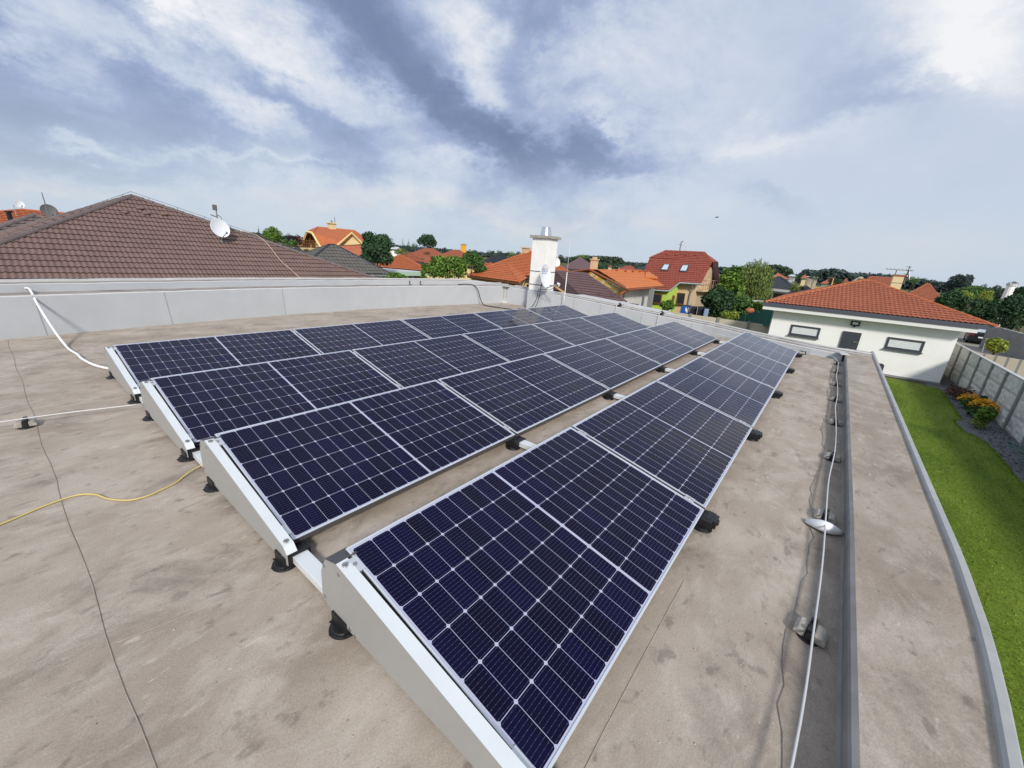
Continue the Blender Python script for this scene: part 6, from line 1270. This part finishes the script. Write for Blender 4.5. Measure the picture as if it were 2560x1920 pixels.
# hedge behind the clay pot
a, b = ad(1846, 790, 49), ad(1930, 790, 44); mb = MB(); vs, fs = [], []
for k in range(5200):
    f = rg.random(); p = a + (b - a) * f; zt = zoff(1846 + 84 * f, 757 + 2 * f, p); face = rg.random()
    z = G0 + (zt - G0) * (rg.random() if face < .6 else 1) ; off = -.5 if face < .6 else rg.uniform(-.5, .7)
    p = Vector((p.x + off * .9 + rg.gauss(0, .06), p.y + off * .4 + rg.gauss(0, .06), z + rg.gauss(0, .05))); leaf_quad(vs, fs, p, Vector((-.7 + rg.gauss(0, .6), rg.gauss(0, .6), .6 + rg.gauss(0, .5))).normalized(), rg.uniform(.07, .14), rg)
mb.v = [tuple(v) for v in vs]; mb.f = fs; mb.uv = [None] * len(fs); t = thing('hedge', 'clipped green hedge behind the clay pot and green netting', 'hedge', ((a.x + b.x) / 2, (a.y + b.y) / 2, G0)); mb.build('foliage', LEAF['hedge'], t)
mb = MB(); mb.prism([a + Vector((.0, 0, -.0)), b, b + Vector((.6, .3, 0)), a + Vector((.6, .3, 0))], (0, 0, .2)); 
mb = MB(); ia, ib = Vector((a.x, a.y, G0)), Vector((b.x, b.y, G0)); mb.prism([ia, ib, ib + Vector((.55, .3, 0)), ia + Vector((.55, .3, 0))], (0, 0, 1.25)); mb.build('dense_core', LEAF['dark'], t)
# bed plants along the concrete fence
def plant(name, label, x, y, r, h, leaf, n, ls, stem='bark', top=None, cat='plant', lob=7, spread=.65):
    TC[0] += 1; rg = random.Random(300 + TC[0]); t = thing(name, label, cat, (x, y, G0)); lobes = []
    for k in range(lob): an = rg.uniform(0, 6.28); q = r * spread * math.sqrt(rg.random()); lobes.append(((x + q * math.cos(an), y + q * math.sin(an), G0 + h * rg.uniform(.3, .72)), (r * .45, r * .45, h * .28)))
    crown_mesh(lobes, n, ls, rg).build('foliage', LEAF[leaf], t)
    mb = MB()
    for k in range(lob): c_ = Vector(lobes[k][0]); mb.tube([Vector((x, y, G0)), (Vector((x, y, G0)) + c_) / 2 + Vector((0, 0, .04)), c_], [.014, .011, .005], n=4, sub=1)
    mb.build('stems', M_['bark'], t)
    if top:
        mb = MB(); vs, fs = [], []
        for k in range(top):
            an = rg.uniform(0, 6.28); q = r * 1.05 * math.sqrt(rg.random()); p = Vector((x + q * math.cos(an), y + q * math.sin(an), G0 + h * (1.0 - .35 * (q / r) ** 2 + rg.uniform(-.14, .08))))
            tl = Vector((rg.gauss(-.25, .4), rg.gauss(0, .4), 1)).normalized(); a_ = tl.orthogonal().normalized(); b_ = tl.cross(a_); k0 = len(vs); s_ = rg.uniform(.035, .06)
            vs.append(p)
            for j in range(10): rr_2 = s_ * (1 if j % 2 == 0 else .55); vs.append(p + a_ * rr_2 * math.cos(j * .628) + b_ * rr_2 * math.sin(j * .628) - tl * .01)
            fs += [(k0, k0 + 1 + j, k0 + 1 + (j + 1) % 10) for j in range(10)]
        mb.v = [tuple(v) for v in vs]; mb.f = fs; mb.uv = [None] * len(fs); mb.build('flowers', LEAF['flower'], t)
    return t
plant('flower_clump', 'smaller clump of orange yellow flowers, further from the viewer', 24.9, -11.35, .36, .70, 'mid', 800, .07, top=150); plant('flower_clump', 'larger clump of orange yellow flowers, nearer the viewer', 23.5, -11.5, .45, .80, 'mid', 1200, .07, top=260)
plant('bare_shrub', 'reddish brown twiggy shrub by the house corner', 26.6, -11.4, .55, 1.0, 'red', 900, .05, cat='shrub'); plant('bare_shrub', 'low dark shrub against the fence behind the flowers', 25.0, -11.72, .30, .75, 'dark', 500, .06, cat='shrub'); plant('green_plant', 'fresh green leafy plant in front of the flowers', 21.9, -11.3, .40, .85, 'bright', 800, .075); plant('green_plant', 'thin pale green seedlings in the gravel', 21.6, -11.05, .35, .35, 'olive', 250, .05)
# blue spruce at the right edge
TC[0] += 1; rg = random.Random(55); sx, sy, shh, sr = 17.6, -11.72, 2.05, .95; t = thing('blue_spruce', 'bushy blue green spruce at the right edge of the gravel bed', 'tree', (sx, sy, G0)); vs, fs = [], []; mbw = MB(); mbw.tube([(sx, sy, G0), (sx, sy, G0 + shh)], [.06, .012], n=6, sub=1)
for k in range(95):
    f = rg.random() ** .9; an = rg.uniform(0, 6.28); L_ = sr * (1 - f) * rg.uniform(.75, 1.08) + .1; z = G0 + .12 + shh * f * .95; d_ = Vector((math.cos(an), math.sin(an), .22 + .3 * f)); d_.normalize(); o_ = Vector((sx, sy, z)); mbw.tube([o_, o_ + d_ * L_], [.012, .004], n=4, sub=1)
    for j in range(int(26 + 60 * L_)):
        q = rg.random() ** .7; p = o_ + d_ * (L_ * q) + Vector((rg.gauss(0, .045), rg.gauss(0, .045), rg.gauss(0, .03))); u = (d_ + Vector((rg.gauss(0, .8), rg.gauss(0, .8), rg.gauss(.1, .6)))).normalized(); sd = u.orthogonal().normalized() * .011; s_ = rg.uniform(.05, .1); k_ = len(vs); vs += [p - sd, p + sd, p + u * s_]; fs.append((k_, k_ + 1, k_ + 2))
mb = MB(); mb.v = [tuple(v) for v in vs]; mb.f = fs; mb.uv = [None] * len(fs); mb.build('needles', LEAF['blue'], t); mbw.build('trunk', M_['bark'], t)
plant('green_plant', 'low dark plant beside the spruce at the right edge', 15.7, -11.3, .4, .55, 'dark', 500, .06)
lp = at(2488, 882, -2.2); c_ = ad(2491, 868, 30); TC[0] += 1
tree('garden_shrub', 'yellow green shrub on a short stem before the grey wall', 2458, 2524, 848, 886, 40, 'lime', 1500, ls=.15, cat='shrub', nl=10)
# gravel stones
mb = MB(); rg = random.Random(31)
for i in range(2600):
    x = rg.uniform(11, 29); y = rg.uniform(-11.85, -10.9); 
    if y > interp(edge, x) - .04: continue
    s = rg.uniform(.015, .045); a = rg.uniform(0, 6.28); c, d = math.cos(a) * s, math.sin(a) * s
    mb.add([(x + c, y + d, G0 - .006), (x - d, y + c, G0 - .006), (x - c, y - d, G0 - .006), (x + d, y - c, G0 - .006), (x + c * .2, y + d * .2, G0 + s * .6)], [(0, 1, 4), (1, 2, 4), (2, 3, 4), (3, 0, 4)])
o = mb.build('gravel_stones', mat('dark_stone_chips', (.10, .104, .115), .9, leaf=.5, col2=(.2, .205, .22)), loc=(20, -11.4, G0)); tag(o, 'loose dark grey stones covering the planting bed', 'gravel'); structure(o, 'stuff')
# woods far away: one mass each
def wood(label, line, d, leaf, n, ls, depth=40):
    TC[0] += 1; rg = random.Random(500 + TC[0]); vs, fs = [], []
    for k in range(n):
        px = rg.uniform(line[0][0], line[-1][0]); yt = interp(line, px); dd = d + rg.uniform(0, depth); p = ad(px, yt, dd); zt = p.z + rg.uniform(-.06, .03) * max(2, p.z - G0)
        f = rg.random() ** .55; z = G0 + (zt - G0) * f; leaf_quad(vs, fs, Vector((p.x, p.y, z)), Vector((rg.gauss(-.5, .6), rg.gauss(-.3, .6), rg.gauss(.4, .6))).normalized(), ls * rg.uniform(.5, 1.4), rg, .7)
    mb = MB(); mb.v = [tuple(v) for v in vs]; mb.f = fs; mb.uv = [None] * len(fs); c = ad((line[0][0] + line[-1][0]) / 2, 700, d); o = mb.build('wood', LEAF[leaf], loc=(c.x, c.y, G0)); tag(o, label, 'wood'); structure(o, 'stuff')
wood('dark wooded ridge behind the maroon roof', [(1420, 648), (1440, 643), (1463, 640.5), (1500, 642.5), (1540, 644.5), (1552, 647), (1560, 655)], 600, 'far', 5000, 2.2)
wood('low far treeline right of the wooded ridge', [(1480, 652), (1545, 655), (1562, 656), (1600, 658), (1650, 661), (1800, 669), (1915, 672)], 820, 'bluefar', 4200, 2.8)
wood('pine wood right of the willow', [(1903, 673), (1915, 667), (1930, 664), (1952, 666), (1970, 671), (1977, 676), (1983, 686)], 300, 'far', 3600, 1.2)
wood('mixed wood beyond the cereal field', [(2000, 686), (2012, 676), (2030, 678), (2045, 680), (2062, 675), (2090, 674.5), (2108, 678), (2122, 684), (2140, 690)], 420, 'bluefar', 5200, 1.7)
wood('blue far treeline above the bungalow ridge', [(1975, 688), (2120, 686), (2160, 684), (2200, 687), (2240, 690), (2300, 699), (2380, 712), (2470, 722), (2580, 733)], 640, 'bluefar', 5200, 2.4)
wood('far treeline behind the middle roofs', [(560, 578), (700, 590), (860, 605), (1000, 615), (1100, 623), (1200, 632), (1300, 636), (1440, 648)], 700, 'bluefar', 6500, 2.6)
wood('gardens full of trees among the village roofs', [(1480, 655), (1520, 660), (1560, 663), (1620, 668)], 240, 'dark', 1800, 1.0, 90)
